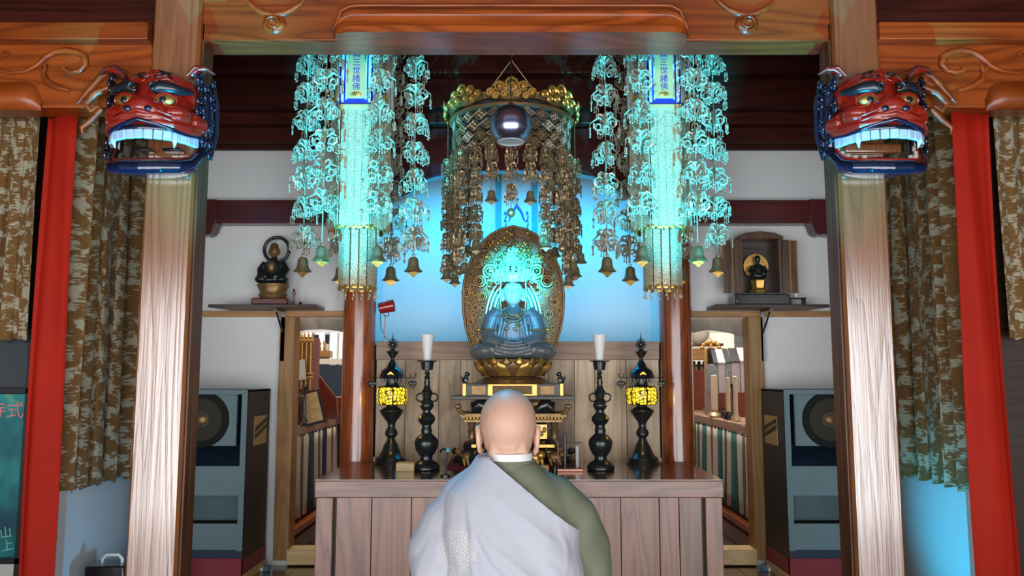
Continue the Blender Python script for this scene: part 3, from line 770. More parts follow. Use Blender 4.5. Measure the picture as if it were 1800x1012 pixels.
# crown of openwork
g = MB(); rnd = random.Random(3)
g.lathe([(.073,0),(.085,.03),(.080,.06)], c=sp(902,497,0), n=28, cap=False)
for k in range(60):
    py = 440+rnd.random()*55; w_ = 8+ (py-440)/55*20
    px = 902+(rnd.random()*2-1)*w_; c = sp(px, py, -.045+.02*abs(px-902)/20-.03*rnd.random())
    if k%2: g.ring(c, .013+.006*rnd.random(), .003, 10, 5, 'Y')
    else: g.ell(c, (.009,.009,.011), 8, 6)
for k in range(7):
    a = rad(-60+20*k); px = 902+24*math.sin(a)
    g.tube([sp(px,497,-.07*math.cos(a)), sp(902+30*math.sin(a),475,-.08*math.cos(a)), sp(902+26*math.sin(a),452+abs(k-3)*7,-.07*math.cos(a))], [.010,.014,.002], 8)
g.tube([sp(902,470,-.03), sp(902,445,-.02), sp(902,432,-.01)], [.045,.022,.004], 10)
crown = g.build('crown', M['silver'], stt)
for s in (-1,1):
    g = MB()
    for k in range(16):
        px = 902+s*(27+rnd.random()*15); py = 476+rnd.random()*22
        if k%2: g.ring(sp(px,py,-.03-.02*rnd.random()), .012, .003, 10, 5, 'Y')
        else: g.ell(sp(px,py,-.04), (.011,.008,.011), 8, 6)
    g.tube([sp(902+s*20,490,-.05), sp(902+s*30,486,-.05), sp(902+s*38,488,-.04)], .004, 6)
    g.tube([sp(902+s*22,497,-.03), sp(902+s*23,520,-.03), sp(902+s*21,545,-.05), sp(902+s*20,575,-.1)], .005, 6)
    g.build('crown_ribbon', M['silver'], crown)
# necklace and lotus stems
g = MB()
for k in range(3):
    g.tube([sp(902+(12+4*k)*math.cos(a)*1.0, 548+ (8+6*k)*math.sin(a)+0, -.10-.022*math.sin(a)-.006*k) for a in [math.pi*i/12 for i in range(13)]], .004, 6)
for k in range(20):
    g.ell(sp(902+(rnd.random()*2-1)*13, 556+rnd.random()*28, -.125), (.008,.006,.008), 8, 6)
g.build('necklace', M['gold_old'], stt)
for s in (-1,1):
    g = MB().tube([sp(902+s*28,581,-.10), sp(902+s*40,580,-.12), sp(902+s*52,584,-.13), sp(902+s*58,582,-.13)], .004, 6)
    g.ell(sp(902+s*59,581,-.13), (.016,.014,.014), 10, 8); g.build('lotus_stem', M['gold'], stt)

# ---- halo
hal = root('mandorla', (st_x, DS+.17, AZ+Zb(640)), 'tall almond-shaped carved gilt halo standing behind the statue', 'halo')
out = [(52,640),(63,628),(75,605),(84,575),(89,545),(90,515),(88,490),(82,465),(72,440),(58,420),(40,404),(20,394),(0,389.5)]
def hp(px, py, dy=0.0): return ((px-902)*KS*1.02, dy, (Z(py, DS)-AZ-Zb(640))*1.0)
poly = [(hp(902+a,b)[0], hp(902,b)[2]) for a,b in out] + [(hp(902-a,b)[0], hp(902,b)[2]) for a,b in out[-2::-1]]
M['haloplate'] = pm('dark_gilt_plate', (.22,.125,.06), (.07,.04,.025), 26, .45, .5, 0, .4, 50)
MB().prism(poly, 0, .03).build('plate', M['haloplate'], hal, bevel=.004)
rim = [(a, -.004, b) for a, b in poly]
MB().tube(rim, .009, 8).build('rim', M['gold_old'], hal, smooth=60)
def inside(px, py):
    for (a,b),(c,d) in zip(out, out[1:]):
        if d <= py <= b: return abs(px-902) < c+(a-c)*(py-d)/(b-d) - 6
    return False
swl = MB()
swl.ring((0,0,0), .029, .0085, 16, 6, 'Y'); swl.ring((0,-.008,0), .0165, .0065, 12, 6, 'Y'); swl.ell((0,-.012,0), (.010,.012,.010), 8, 6)
sw_me = swl.mesh('swirl', M['gold_old'], 60)
rnd = random.Random(11); placed = []
def free(px, py, R): return all((px-a)**2+(py-b)**2 > ((R+c)*.9)**2 for a,b,c in placed)
for big in ((902-42,471,14),(902+42,471,14),(902-60,489,12),(902+60,489,12),(902-27,455,9),(902+27,455,9)):
    placed.append(big)
tries = 0
while tries < 3000 and len(placed) < 120:
    tries += 1; px = 902+rnd.uniform(-86,86); py = rnd.uniform(440,630); R = rnd.choice((5,6,7.5,9)) if tries < 1500 else 4.5
    dx = abs(px-902); 
    inner = (dx/52)**2 + ((py-560)/100)**2 < 1
    if inside(px, py) and not inner and free(px, py, R): placed.append((px,py,R))
for (px,py,R) in placed:
    s_ = R*KS/.034
    link('swirl', sw_me, hal, hp(px,py,-.003), None, (s_, min(s_,1.2), s_))
fl_me = MB().ell((0,0,0), (.012,.010,.016), 8, 6).mesh('flame_bud', M['gold'], 60)
fl_me2 = MB().ell((0,0,0), (.012,.010,.016), 8, 6).mesh('flame_bud', M['gold_old'], 60)
for k in range(90):
    px = 902+rnd.uniform(-60,60); py = rnd.uniform(395,452)
    if inside(px, py): link('flame_bud', fl_me if rnd.random()<.35 else fl_me2, hal, hp(px,py,-.006), (0, rnd.uniform(-1,1), 0))
MB().tube([hp(902,392,-.01), hp(902,430,-.014)], [.006,.012], 8).build('spine', M['gold_old'], hal)
M['palehalo'] = pm('pale_gilt', (.62,.60,.52), (.42,.40,.34), 16, .35, .4)
for i, (a, b) in enumerate(((50,92),(44,84),(37,76))):
    pts = [hp(902+a*math.cos(t), 570-b*math.sin(t) if math.sin(t) > 0 else 570, -.006-.003*i) for t in [math.pi*k/24 for k in range(25)]]
    pts = [hp(902+a, 625, -.006)] + pts + [hp(902-a, 625, -.006)]
    MB().tube(pts, .010, 6).build('inner_arch', M['palehalo'], hal, smooth=60)
# ================================================================== the monk, seated on a stool with his back to us
DM = 2.35
mk = root('person', (X(896,900,DM), DM, 0), 'seated monk from behind, shaved head, olive robe with a white shawl over the left shoulder', 'person')
mx = X(896,900,DM)
def mp(px, py, dy=0.0):
    w = W(px, py, DM+dy); return Vector((w.x-mx, dy, w.z))
M['skin'] = pm('skin', (.62,.37,.26), (.54,.29,.19), 9, .42, 0, 0, .06, 60, sss=.12)
m = NT('skin'); co = m.coords(jitter=False)
sp_ = m.node('ShaderNodeTexVoronoi'); sp_.inputs['Scale'].default_value = 26; m.link(co, sp_.inputs['Vector'])
spot = m.ramp(sp_.outputs['Distance'], [(.07,(1,1,1)),(.12,(0,0,0))])
base = m.mix(m.noise(co, 9, 4), (.60,.37,.27), (.52,.29,.20))
m.color(m.mix(m.math('MULTIPLY', spot, .35), base, (.22,.12,.09))); m.set(rough=.5, spec=.4, sss=.08)
m.bump(m.noise(co, 70, 3), .08, .004); M['skin'] = m.mat
M['robe'] = pm('olive_robe_cloth', (.155,.165,.105), (.115,.125,.08), 6, .85, bump=.12, bscale=220)
m = NT('white_shawl_cloth'); co = m.coords(jitter=False)
v = m.node('ShaderNodeTexVoronoi', feature='DISTANCE_TO_EDGE'); v.inputs['Scale'].default_value = 120; m.link(m.noise(co, 9, 2), v.inputs['Scale']) if False else None
m.link(co, v.inputs['Vector'])
sub = m.node('ShaderNodeVectorMath', operation='DISTANCE'); m.link(co, sub.inputs[0]); c0 = mp(797,955,.0); sub.inputs[1].default_value = (c0.x, -.13, c0.z)
msk = m.ramp(m.math('ADD', sub.outputs['Value'], m.math('MULTIPLY', m.noise(co, 30, 2), .05)), [(.085,(1,1,1)),(.105,(0,0,0))])
pat = m.math('MULTIPLY', m.ramp(v.outputs['Distance'], [(.06,(0,0,0)),(.16,(1,1,1))]), msk)
m.color(m.mix(pat, m.mix(m.noise(co, 5, 3), (.42,.415,.46), (.36,.355,.40)), (.50,.49,.46)))
m.set(rough=.8, sheen=.1); m.bump(m.math('ADD', m.math('MULTIPLY', pat, .6), m.math('MULTIPLY', m.noise(co, 260, 2), .25)), .35, .004); M['shawl'] = m.mat

# body under the robe: torso, lap and right sleeve as one skin
def torso(g, o=0.0):
    rows = [(812,46,.070,.00),(828,62,.085,.0),(846,82,.100,.005),(862,96,.112,.008),(880,104,.120,.01),(925,106,.130,.01),(970,108,.140,.01),(1030,112,.150,.015),(1090,118,.165,.02)]
    pts = []
    n = 28; vs = []; fs = []
    for i, (py, hwp, dep, dy) in enumerate(rows):
        c = mp(897, py); hw_ = hwp*DM/1400
        for k in range(n):
            a = 2*math.pi*k/n; ca, sa = math.cos(a), math.sin(a)
            vs.append((c.x + (hw_+o)*math.copysign(abs(ca)**.8, ca), dy+(dep+o)*math.copysign(abs(sa)**.8, sa), c.z + (o if i == 0 else 0)))
    for i in range(len(rows)-1):
        for k in range(n): fs.append((i*n+k, i*n+(k+1)%n, (i+1)*n+(k+1)%n, (i+1)*n+k))
    fs.append(tuple(range(n))); fs.append(tuple((len(rows)-1)*n+k for k in range(n-1,-1,-1)))
    g.add(vs, fs)
g = MB(); torso(g)
g.tube([mp(897,826,0), mp(896,814,-.002), mp(896,806,-.004)], [.082,.070,.066], 18)
# lap and skirts down to the floor
g.ell((0,.05,.56), (.24,.22,.14), 18, 10)
for s in (-1,1):
    g.tube([(s*.09,.05,.52), (s*.12,.30,.52), (s*.13,.46,.50), (s*.13,.48,.30), (s*.13,.47,.02)], [.13,.12,.11,.11,.13], 14)
g.tube([(0,.02,.55), (0,.03,.28), (0,.03,.012)], [.22,.25,.29], 22)
# right sleeve, hanging wide
g.tube([mp(935,858,0), mp(975,876,.005), mp(1006,908,.02), mp(1024,960,.06), mp(1024,1010,.12)], [.062,.068,.074,.084,.085], 16)
g.tube([mp(1018,930,.02), mp(1036,990,.05), mp(1036,1050,.08)], [.060,.068,.065], 14)
g.tube([mp(1032,1010,.12), (.18,.26,.66), (.06,.33,.70)], [.075,.07,.055], 14)
def wr(p):
    f = .0035*math.sin(38*p.x+26*p.z+2*math.sin(9*p.z)) + .0025*math.sin(61*p.x-33*p.z)
    return Vector((p.x, p.y+f*(1 if p.z > .3 else 2), p.z))
robe = organic(g, 'robe', M['robe'], mk, .010, 4, warp=wr)
# collar bands
g = MB().lathe([(.074,0),(.072,.02),(.0635,.045),(.060,.045),(.066,0)], n=32, sy=1.02, c=mp(896,824,-.004), cap=False)
g.build('robe_collar', M['robe'], mk, smooth=60)
g = MB().lathe([(.0680,-.008),(.0655,.004),(.0630,.011),(.060,.011),(.062,-.008)], n=32, sy=1.06, c=mp(896,802,-.006), cap=False)
g.build('white_collar', M['white'], mk, smooth=60)
# head, ears and neck
g = MB()
c = mp(893,742,0)
g.ell((c.x, .005, c.z), (.0835,.098,.096), 24, 16)
g.ell((c.x, .012, c.z-.035), (.076,.088,.085), 20, 12)
g.ell((c.x, .055, c.z-.075), (.055,.06,.065), 16, 10)           # jaw and face
g.ell((c.x, .085, c.z-.035), (.05,.035,.07), 14, 10)
g.tube([(c.x,.118,c.z-.005),(c.x,.136,c.z-.045),(c.x,.128,c.z-.055)], [.010,.016,.014], 10)
g.ell((c.x,.118,c.z-.085), (.026,.012,.010), 10, 6)
for s in (-1,1): g.ell((c.x+s*.032,.108,c.z-.015), (.020,.014,.010), 10, 6)
g.tube([mp(895,822,.0), mp(895,800,-.006), mp(894,782,.0), mp(893,762,.01)], [.062,.060,.062,.068], 18)
for s in (-1,1): g.tube([mp(894+s*26,806,-.03), mp(893+s*22,775,-.045)], [.020,.016], 10)
g.tube([mp(894-12,788,-.068), mp(894+12,788,-.068)], .004, 6)
head = organic(g, 'head', M['skin'], mk, .006, 5)
for s in (-1,1):
    g = MB()
    e = mp(893+s*48, 772, .0)
    g.ring((e.x, .0, e.z), .021, .0075, 18, 8, 'X'); 
    g2 = MB()
    pts = [(e.x+s*.002*math.sin(a)+s*.006, .012*math.cos(a)*1.3-.012, e.z+.034*math.sin(a)) for a in [rad(-90+20*k) for k in range(17)]]
    g2.tube(pts, [.006+.003*math.sin(math.pi*k/16) for k in range(17)], 8)
    g2.ell((e.x+s*.0, .002, e.z+.006), (.007,.016,.026), 10, 8); g2.ell((e.x-s*.001,.002,e.z-.034), (.007,.010,.014), 10, 8)
    organic(g2, 'ear', M['skin'], mk, .004, 2)
# hands resting in the lap, palms together
for s in (-1,1):
    g = MB(); bx_ = Vector((s*.022,.345,.72))
    g.ell(bx_, (.016,.038,.045), 12, 8)
    g.tube([(s*.10,.28,.68), (s*.05,.32,.70), bx_], [.034,.030,.026], 12)
    for k in range(4):
        y_ = .318+.018*k; L_ = (.062,.074,.070,.056)[k]
        g.tube([(s*.020,y_,.745), (s*.016,y_+.004,.775), (s*.012,y_+.006,.765+L_)], [.0095,.009,.007], 8)
    g.tube([(s*.022,.312,.715), (s*.012,.298,.742), (s*.008,.292,.768)], [.011,.010,.008], 8)
    organic(g, 'hand', M['skin'], mk, .005, 2)
# shawl over the left shoulder
g = MB(); torso(g, .016)
g.tube([mp(866,836,0), mp(846,850,.0), mp(824,872,.005), mp(796,912,.02), mp(778,960,.03), mp(774,1010,.05), mp(780,1060,.08)], [.046,.056,.066,.078,.086,.088,.088], 18)
g.tube([mp(790,940,.01), mp(782,1000,.0), mp(782,1070,.0)], [.075,.085,.09], 16)
g.tube([mp(905,1040,0), mp(895,1110,0)], [.19,.21], 16)
def ws(p):
    t = p.x*.62 + p.z*.78                     # folds fall from the shoulder to the right hip
    f = .0045*math.sin(t*52 + 3*math.sin(p.x*7)) * max(0, min(1, (p.z*-1+1.02)*5)) 
    f += .006*math.sin((p.x*1.0)*46+p.z*9) * (1 if p.x < -.12 else 0) * max(0, min(1, (-p.x-.12)*12))
    n = Vector((p.x*.8, p.y, 0)); n = n.normalized() if n.length > 1e-4 else Vector((0,-1,0))
    return p + n*f
RW = [(812,46,.070,.00),(828,62,.085,.0),(846,82,.100,.005),(862,96,.112,.008),(880,104,.120,.01),(925,106,.130,.01),(970,108,.140,.01),(1030,112,.150,.015),(1090,118,.165,.02)]
def on_back(px, py):
    for r0, r1 in zip(RW, RW[1:]):
        if r0[0] <= py <= r1[0]:
            t = (py-r0[0])/(r1[0]-r0[0]); hw_ = (r0[1]+(r1[1]-r0[1])*t)*DM/1400+.016; dp = r0[2]+(r1[2]-r0[2])*t+.016; dy = r0[3]+(r1[3]-r0[3])*t
            p = mp(px, py); c_ = mp(897, py); q = min(.97, abs(p.x-c_.x)/hw_)
            return Vector((p.x, dy-dp*(1-q**2.5)**.4, p.z))
    return mp(px, py, -.17)
for ln, rr in (([(846,842),(880,868),(920,900),(960,932),(992,955)],.0055),([(838,900),(850,930),(872,965),(900,995),(930,1030)],.010),([(852,925),(880,955),(915,985),(960,1020)],.008),([(944,960),(970,985),(995,1005)],.008),([(830,870),(836,920),(842,980),(850,1040)],.009),([(980,915),(990,950),(986,990)],.007)):
    g.tube([on_back(*q) for q in ln], [rr*.4]+[rr]*(len(ln)-2)+[rr*.4], 8)
for ln, rr in () and (([(824,850),(808,880),(790,920),(775,970),(772,1030)],.008),([(815,880),(800,920),(794,965),(800,1030)],.007),([(800,870),(774,915),(756,965),(750,1020)],.006)):
    g.tube([mp(a_, b_2, -.085-.0004*(b_2-870)) for a_, b_2 in ln], [rr*.1,rr*.5]+[rr]*(len(ln)-2), 8)
sh = organic(g, 'shawl', M['shawl'], mk, .0065, 2, warp=ws)
me = sh.data; bm = bmesh.new(); bm.from_mesh(me)
A, B_ = mp(868,806), mp(1000,915)
nrm = Vector((-(B_.z-A.z), 0, B_.x-A.x)).normalized()
if nrm.z < 0: nrm.negate()
bmesh.ops.bisect_plane(bm, geom=bm.verts[:]+bm.edges[:]+bm.faces[:], plane_co=A, plane_no=nrm, clear_outer=True)
bmesh.ops.bisect_plane(bm, geom=bm.verts[:]+bm.edges[:]+bm.faces[:], plane_co=(0,0,.42), plane_no=(0,0,-1), clear_outer=True)
bm.to_mesh(me); bm.free()
md = sh.modifiers.new('thickness', 'SOLIDIFY'); md.thickness = .006; md.offset = 1
# seam along the shawl edge
pts = [mp(852+(985-852)*t, 818+(925-818)*t, 0) for t in [k/14 for k in range(15)]]
# ================================================================== hanging gilt ornaments
def filigree(mat, name='pendant', seed=1, w=.085, h=.16):
    """a leafy openwork cluster with drop chains, hung on a bead string"""
    g = MB(); rnd = random.Random(seed)
    n_arm = 5
    for k in range(n_arm):
        a = 2*math.pi*k/n_arm + rnd.uniform(-.25,.25); u = Vector((math.cos(a), math.sin(a), 0)); v = Vector((-u.y, u.x, 0))
        # stacked C-scrolls with leaf tips
        for (r0, z0, R, tw, sg, th) in ((.030,-.030,.026,1.15,1,.0075),(.046,-.078,.030,1.2,-1,.0075),(.030,-.120,.022,1.1,1,.006)):
            r0 *= w/.085; c = u*r0 + Vector((0,0,z0+rnd.uniform(-.008,.008))) + v*rnd.uniform(-.012,.012); pts = []
            for i in range(9):
                t = i/8; an = sg*(-.6+tw*2*math.pi*t); rr = R*(1-.6*t)
                pts.append(c + u*rr*math.cos(an) + Vector((0,0,rr*math.sin(an))))
            g.tube(pts, [th*(1.15-.6*i/8) for i in range(9)], 4)
        tip = u*w*(.95+.2*rnd.random()); zt = -.05-.03*rnd.random()
        g.tube([Vector((0,0,-.06)), u*w*.5+Vector((0,0,-.028)), tip+Vector((0,0,zt))], [.006,.009,.003], 4)
        e = tip+Vector((0,0,zt)); d = .028+.03*rnd.random()
        g.tube([e, e+Vector((0,0,-d))], .0022, 4)
        f = e+Vector((0,0,-d))
        g.tube([f+v*.016+Vector((0,0,-.006)), f+Vector((0,0,.006)), f-v*.016+Vector((0,0,-.006))], [.004,.010,.004], 4)
        for q in (-1,0,1):
            h_ = .026+.012*rnd.random()+(.012 if q == 0 else 0)
            g.tube([f+v*q*.013, f+v*q*.017+Vector((0,0,-h_*.5)), f+v*q*.015+Vector((0,0,-h_))], [.005,.0035,.002], 4)
            g.ell(f+v*q*.015+Vector((0,0,-h_-.004)), (.0065,.0065,.007), 6, 4)
    g.lathe([(.004,0),(.022,-.010),(.010,-.022),(.012,-.05),(.005,-.10)], n=8)
    return g.mesh(name, mat, 50)
def beads(mat, L, step=.011, r=.0055):
    g = MB(); n = int(L/step)
    prof_ = []
    for i in range(n):
        prof_ += [(.0015, -i*step), (r, -(i+.5)*step)]
    prof_.append((.0015, -n*step))
    g.lathe(prof_, n=6); return g.mesh('bead_string', mat, 60)
def bell_mesh(mat, s=1.0):
    g = MB().lathe([(.004,0),(.020,-.004),(.030,-.016),(.033,-.05),(.040,-.072),(.055,-.086),(.056,-.090),(.038,-.082),(.028,-.05),(.002,-.012)], n=18, cap=False)
    g.ring((0,0,.008), .009, .003, 10, 5, 'Y')
    g.v = [tuple(c*s for c in v) for v in g.v]; return g.mesh('bell', mat, 50)
def clapper_mesh(mat, s=1.0):
    g = MB().cyl((0,0,-.05),(0,0,-.098),.002,n=6)
    g.prism([(-.028,-.092),(-.034,-.102),(-.018,-.108),(-.010,-.120),(0,-.125),(.010,-.120),(.018,-.108),(.034,-.102),(.028,-.092),(0,-.086)], -.002, .002)
    g.v = [tuple(c*s for c in v) for v in g.v]; return g.mesh('clapper', mat, 50)
FIL = [filigree(M['silver'], 'pendant', k) for k in (1,2,3)]
BELL, CLAP = bell_mesh(M['bell']), clapper_mesh(M['gold'])
DO = 4.78
M['plaqueblue'] = pm('blue_enamel', (.015,.04,.36), (.01,.02,.22), 10, .3, 0, .4)
M['plaquegold'] = pm('gilt_plaque', (.62,.44,.22), (.54,.36,.17), 8, .45, .2)
M['cream'] = pm('cream_border', (.62,.60,.52), (.5,.5,.46), 12, .45)
def stripmat():
    m = NT('chased_strip'); co = m.coords((1,1,1))
    v = m.node('ShaderNodeTexVoronoi', feature='DISTANCE_TO_EDGE'); v.inputs['Scale'].default_value = 70; m.link(co, v.inputs['Vector'])
    k = m.ramp(v.outputs['Distance'], [(.03,(0,0,0)),(.14,(1,1,1))])
    m.color(m.mix(k, (.38,.30,.17), (.60,.53,.38))); m.set(rough=.36, metal=.3); m.bump(k, .5, .004); return m.mat
M['strip'] = stripmat()
Rh = .19
def strip_mesh(w, L, th=.006):
    g = MB().prism([(-w/2,0),(w/2,0),(w/2,-L+.012),(w*.25,-L+.002),(0,-L),(-w*.25,-L+.002),(-w/2,-L+.012)], -th/2, th/2)
    return g.mesh('strip', M['strip'], 30)
def edge_mesh(L): return MB().cyl((0,0,0),(0,0,-L+.01),.0035,n=6).mesh('strip_bead', M['brass'], 60)
z_h0, z_h1 = Z(184, DO-.16), Z(84, DO-.16)+.25      # header
z_u = Z(398, DO-.17); z_l = Z(505, DO-.1)
KANJI = None
def pendant_column(px, label):
    x = X(px, 300, DO)
    zt = z_h1 + .18
    r = root('hanging_ornament', (x, DO, zt), label, 'hanging ornament', 'gilt hanging ornaments')
    zz = lambda z: z - zt
    MB().cyl((0,0,0),(0,0,4.3-zt),.006,n=8).build('suspension_chain', M['brass'], r)
    MB().lathe([(.05,0),(Rh*1.3,-.10),(Rh*1.32,-.13),(Rh*1.1,-.17),(Rh*1.05,zz(z_h1))], n=6, M=Matrix.Identity(4)).build('crown_roof', M['brass'], r, smooth=20)
    s_ = Rh*1.0; ap = Rh*math.cos(rad(30))
    hH = z_h1 - z_h0
    for k in range(6):
        a = rad(-90+60*k); rot = (0, 0, a+math.pi/2)
        n = Vector((math.cos(a), math.sin(a), 0))
        pl = MB().box((-s_/2+.004,-.006,0),(s_/2-.004,.006,hH)).build('plaque', M['plaqueblue'], r, n*ap+Vector((0,0,zz(z_h0))), rot, bevel=.002)
        for (a0,a1,b0,b1) in ((-s_/2+.006,-s_/2+.022,0.012,hH),(s_/2-.022,s_/2-.006,.012,hH),):
            MB().box((a0,-.010,b0),(a1,-.006,b1)).build('border', M['cream'], pl)
        MB().box((-s_/2+.040,-.011,.035),(s_/2-.040,-.006,hH)).build('gilt_field', M['plaquegold'], pl, bevel=.002)
        MB().box((-s_/2+.032,-.009,.027),(-s_/2+.040,-.006,hH)).build('border', M['cream'], pl)
        MB().box((s_/2-.040,-.009,.027),(s_/2-.032,-.006,hH)).build('border', M['cream'], pl)
        if k in (0, 1, 5):
            g = MB()
            for q in range(7):
                an = math.pi*q/6; g.tube([(0,-.013,.045),(.030*math.cos(an),-.014,.050+.020*math.sin(an))], [.008,.006], 6)
            g.build('lotus_mark', M['gold'], pl)
            link('lettering', KANJI, pl, (0,-.0115,.085-KMIN), (rad(90),0,0))
        MB().box((-s_/2-.006,-.012,-.030),(s_/2+.006,.010,0)).build('sill', M['plaquegold'], r, n*ap+Vector((0,0,zz(z_h0))), rot, bevel=.003)
    # upper curtain of chased strips, four to a side, and lower inner one
    Lu = z_h0-.03 - z_u
    MB().lathe([(ap*1.02,zz(z_u)+.05),(ap*1.02,zz(z_h0)-.03)], n=6).build('inner_core', M['gold_old'], r, smooth=20)  # dark core added so the gaps between strips look dark
    sm = strip_mesh(s_*.19, Lu); em = edge_mesh(Lu)
    for k in range(6):
        a = rad(-90+60*k); n = Vector((math.cos(a), math.sin(a), 0)); t = Vector((-n.y, n.x, 0))
        for q in range(4):
            p = n*ap*.98 + t*(q-1.5)*s_*.235
            link('strip', sm, r, p+Vector((0,0,zz(z_h0)-.03)), (0,0,a+math.pi/2))
            p2 = n*ap*.96 + t*(q-1.5+.5)*s_*.235
            link('strip_bead', em, r, p2+Vector((0,0,zz(z_h0)-.03))-n*-.003)
    Ll = z_u + .10 - z_l
    MB().lathe([(.100,zz(z_l)+.03),(.100,zz(z_u)+.1)], n=14).build('inner_core', M['gold_old'], r)  # same added dark core behind the lower strips
    sl = strip_mesh(.042, Ll); sb = MB().lathe([(.001,0),(.0016,-.03),(.006,-.04),(.0055,-.046),(.001,-.05)], n=6).mesh('drop', M['brass'], 60)
    sc = MB().ell((0,0,0), (.021,.005,.016), 8, 6).mesh('scallop', M['gold'], 60)
    for k in range(14):
        a = 2*math.pi*(k+.5)/14; n = Vector((math.cos(a), math.sin(a), 0))
        link('strip', sl, r, n*.112+Vector((0,0,zz(z_u)+.10)), (0,0,a+math.pi/2))
        link('scallop', sc, r, n*.113+Vector((0,0,zz(z_l)+.004)), (0,0,a+math.pi/2))
        link('drop', sb, r, n*.113+Vector((0,0,zz(z_l)-.006)))
    for k in range(24):
        a = 2*math.pi*k/24; c6 = ap*.96/math.cos(((a+math.pi/2+math.pi/6) % (math.pi/3)) - math.pi/6)
        n = Vector((math.cos(a), math.sin(a), 0))
        link('scallop', sc, r, n*c6+Vector((0,0,zz(z_u)+.004)), (0,0,a+math.pi/2))
        link('drop', sb, r, n*c6+Vector((0,0,zz(z_u)-.006)))
    # six strings of openwork with bells
    rnd = random.Random(px)
    for k in range(6):
        a = rad(60*k); R_ = .335 if k in (0, 3) else .32
        n = Vector((math.cos(a), math.sin(a)*.9, 0))*R_
        z_end = Z({0:448,3:448,1:455,2:455,4:440,5:440}[k], DO)
        top = zz(z_h1)-.02; L = top - zz(z_end)
        s = link('bead_chain', beads(M['silver'], L), r, n+Vector((0,0,top)))
        MB().tube([(n.x*-.55,n.y*-.55,.0),(0,0,.01)], .005, 6).build('arm', M['brass'], s)
        nc = 8; zc = .03
        while zc < L-.14:
            f = rnd.choice(FIL)
            o = link('pendant', f, s, (0,0,-zc), (0,0,rnd.uniform(0,6)), (.98,.98,1.0)); zc += .182+rnd.uniform(-.008,.008)
        o = link('bell', BELL, s, (0,0,-L-.012), (0,0,rnd.uniform(-.3,.3)))
        link('clapper', CLAP, s, (0,0,-L-.012), (0,0,rnd.uniform(-.5,.5)))
txt = '\n'.join('南無三世諸佛')
KANJI = text_mesh(txt, .050, pm('blue_ink', (.01,.02,.30), (.01,.015,.2), 8, .5), .001)
KMIN = min(v.co.y for v in KANJI.vertices)
pendant_column(633, 'tall gilt hanging ornament with blue lettered plaques left of the canopy')
pendant_column(1161, 'tall gilt hanging ornament with blue lettered plaques right of the canopy')

# ================================================================== canopy over the statue
DC = 5.0; KCN = DC/1400
zc0 = Z(200, DC); xc = X(899, 180, DC)
can = root('canopy', (xc, DC, zc0), 'round gilt canopy hung over the statue with lattice and bell strings', 'canopy')
# scalloped gilt rim: eight cloud lobes
for k in range(8):
    a = rad(-90+45*k); n = Vector((math.cos(a), math.sin(a), 0)); t = Vector((-n.y,n.x,0))
    g = MB()
    def lobe(u, v):
        an = (u-.5)*rad(45); wz = .5+.5*math.cos((u-.5)*2*math.pi*.86)
        th = -.6 + v*2.3
        R = .355 + .05*math.sin(th+.6) + .012*math.cos((u-.5)*2*math.pi)
        return (R*math.cos(a+an), R*math.sin(a+an), -.045 + (.055+.055*wz)*v + .02*math.sin(v*math.pi))
    g.grid(lobe, 14, 10)
    lb = g.build('cloud_lobe', M['gold_old'], can, smooth=60, thick=.008)
    for q, (dx, dz, R) in enumerate(((-.075,.025,.034),(.0,.040,.042),(.075,.025,.034),(-.130,-.005,.026),(.130,-.005,.026),(-.040,-.022,.024),(.040,-.022,.024),(-.095,-.030,.022),(.095,-.030,.022))):
        c = n*.432 + t*dx*.95 - n*(dx*dx*1.3) + Vector((0,0,dz))
        g = MB(); pts = []
        for i in range(14):
            tt = i/13; an = 2*math.pi*1.4*tt; rr = R*(1-.75*tt)
            pts.append(c + t*rr*math.cos(an) + Vector((0,0,rr*math.sin(an))) - n*.0)
        g.tube(pts, [.010-.004*i/13 for i in range(14)], 6); g.ell(c, R*.35, 8, 6)
        g.build('cloud_curl', M['gold'], lb)
MB().lathe([(.38,-.05),(.40,-.06),(.40,-.075),(.37,-.075),(.36,-.05)], n=48, cap=False).build('hoop', M['gold_old'], can)
MB().lathe([(.02,.13),(.20,.10),(.37,.0),(.38,-.04),(.36,-.04),(.19,.08),(.01,.11)], n=32, cap=False).build('cap', M['darkwood'], can)
for k in range(3):
    a = rad(30+120*k); MB().cyl((.3*math.cos(a),.3*math.sin(a),.06),(0,0,.36),.003,n=6).build('stay', M['darkbrass'], can)
g = MB()
L = 3.62-zc0-.36; nl = int(L/.03)
for k in range(nl): g.ring((0,0,.37+.03*k), .011, .003, 10, 5, 'Y' if k%2 else 'X')
g.cyl((0,0,.36),(0,0,.36+L),.002,n=5)
g.build('chain', M['darkbrass'], can)
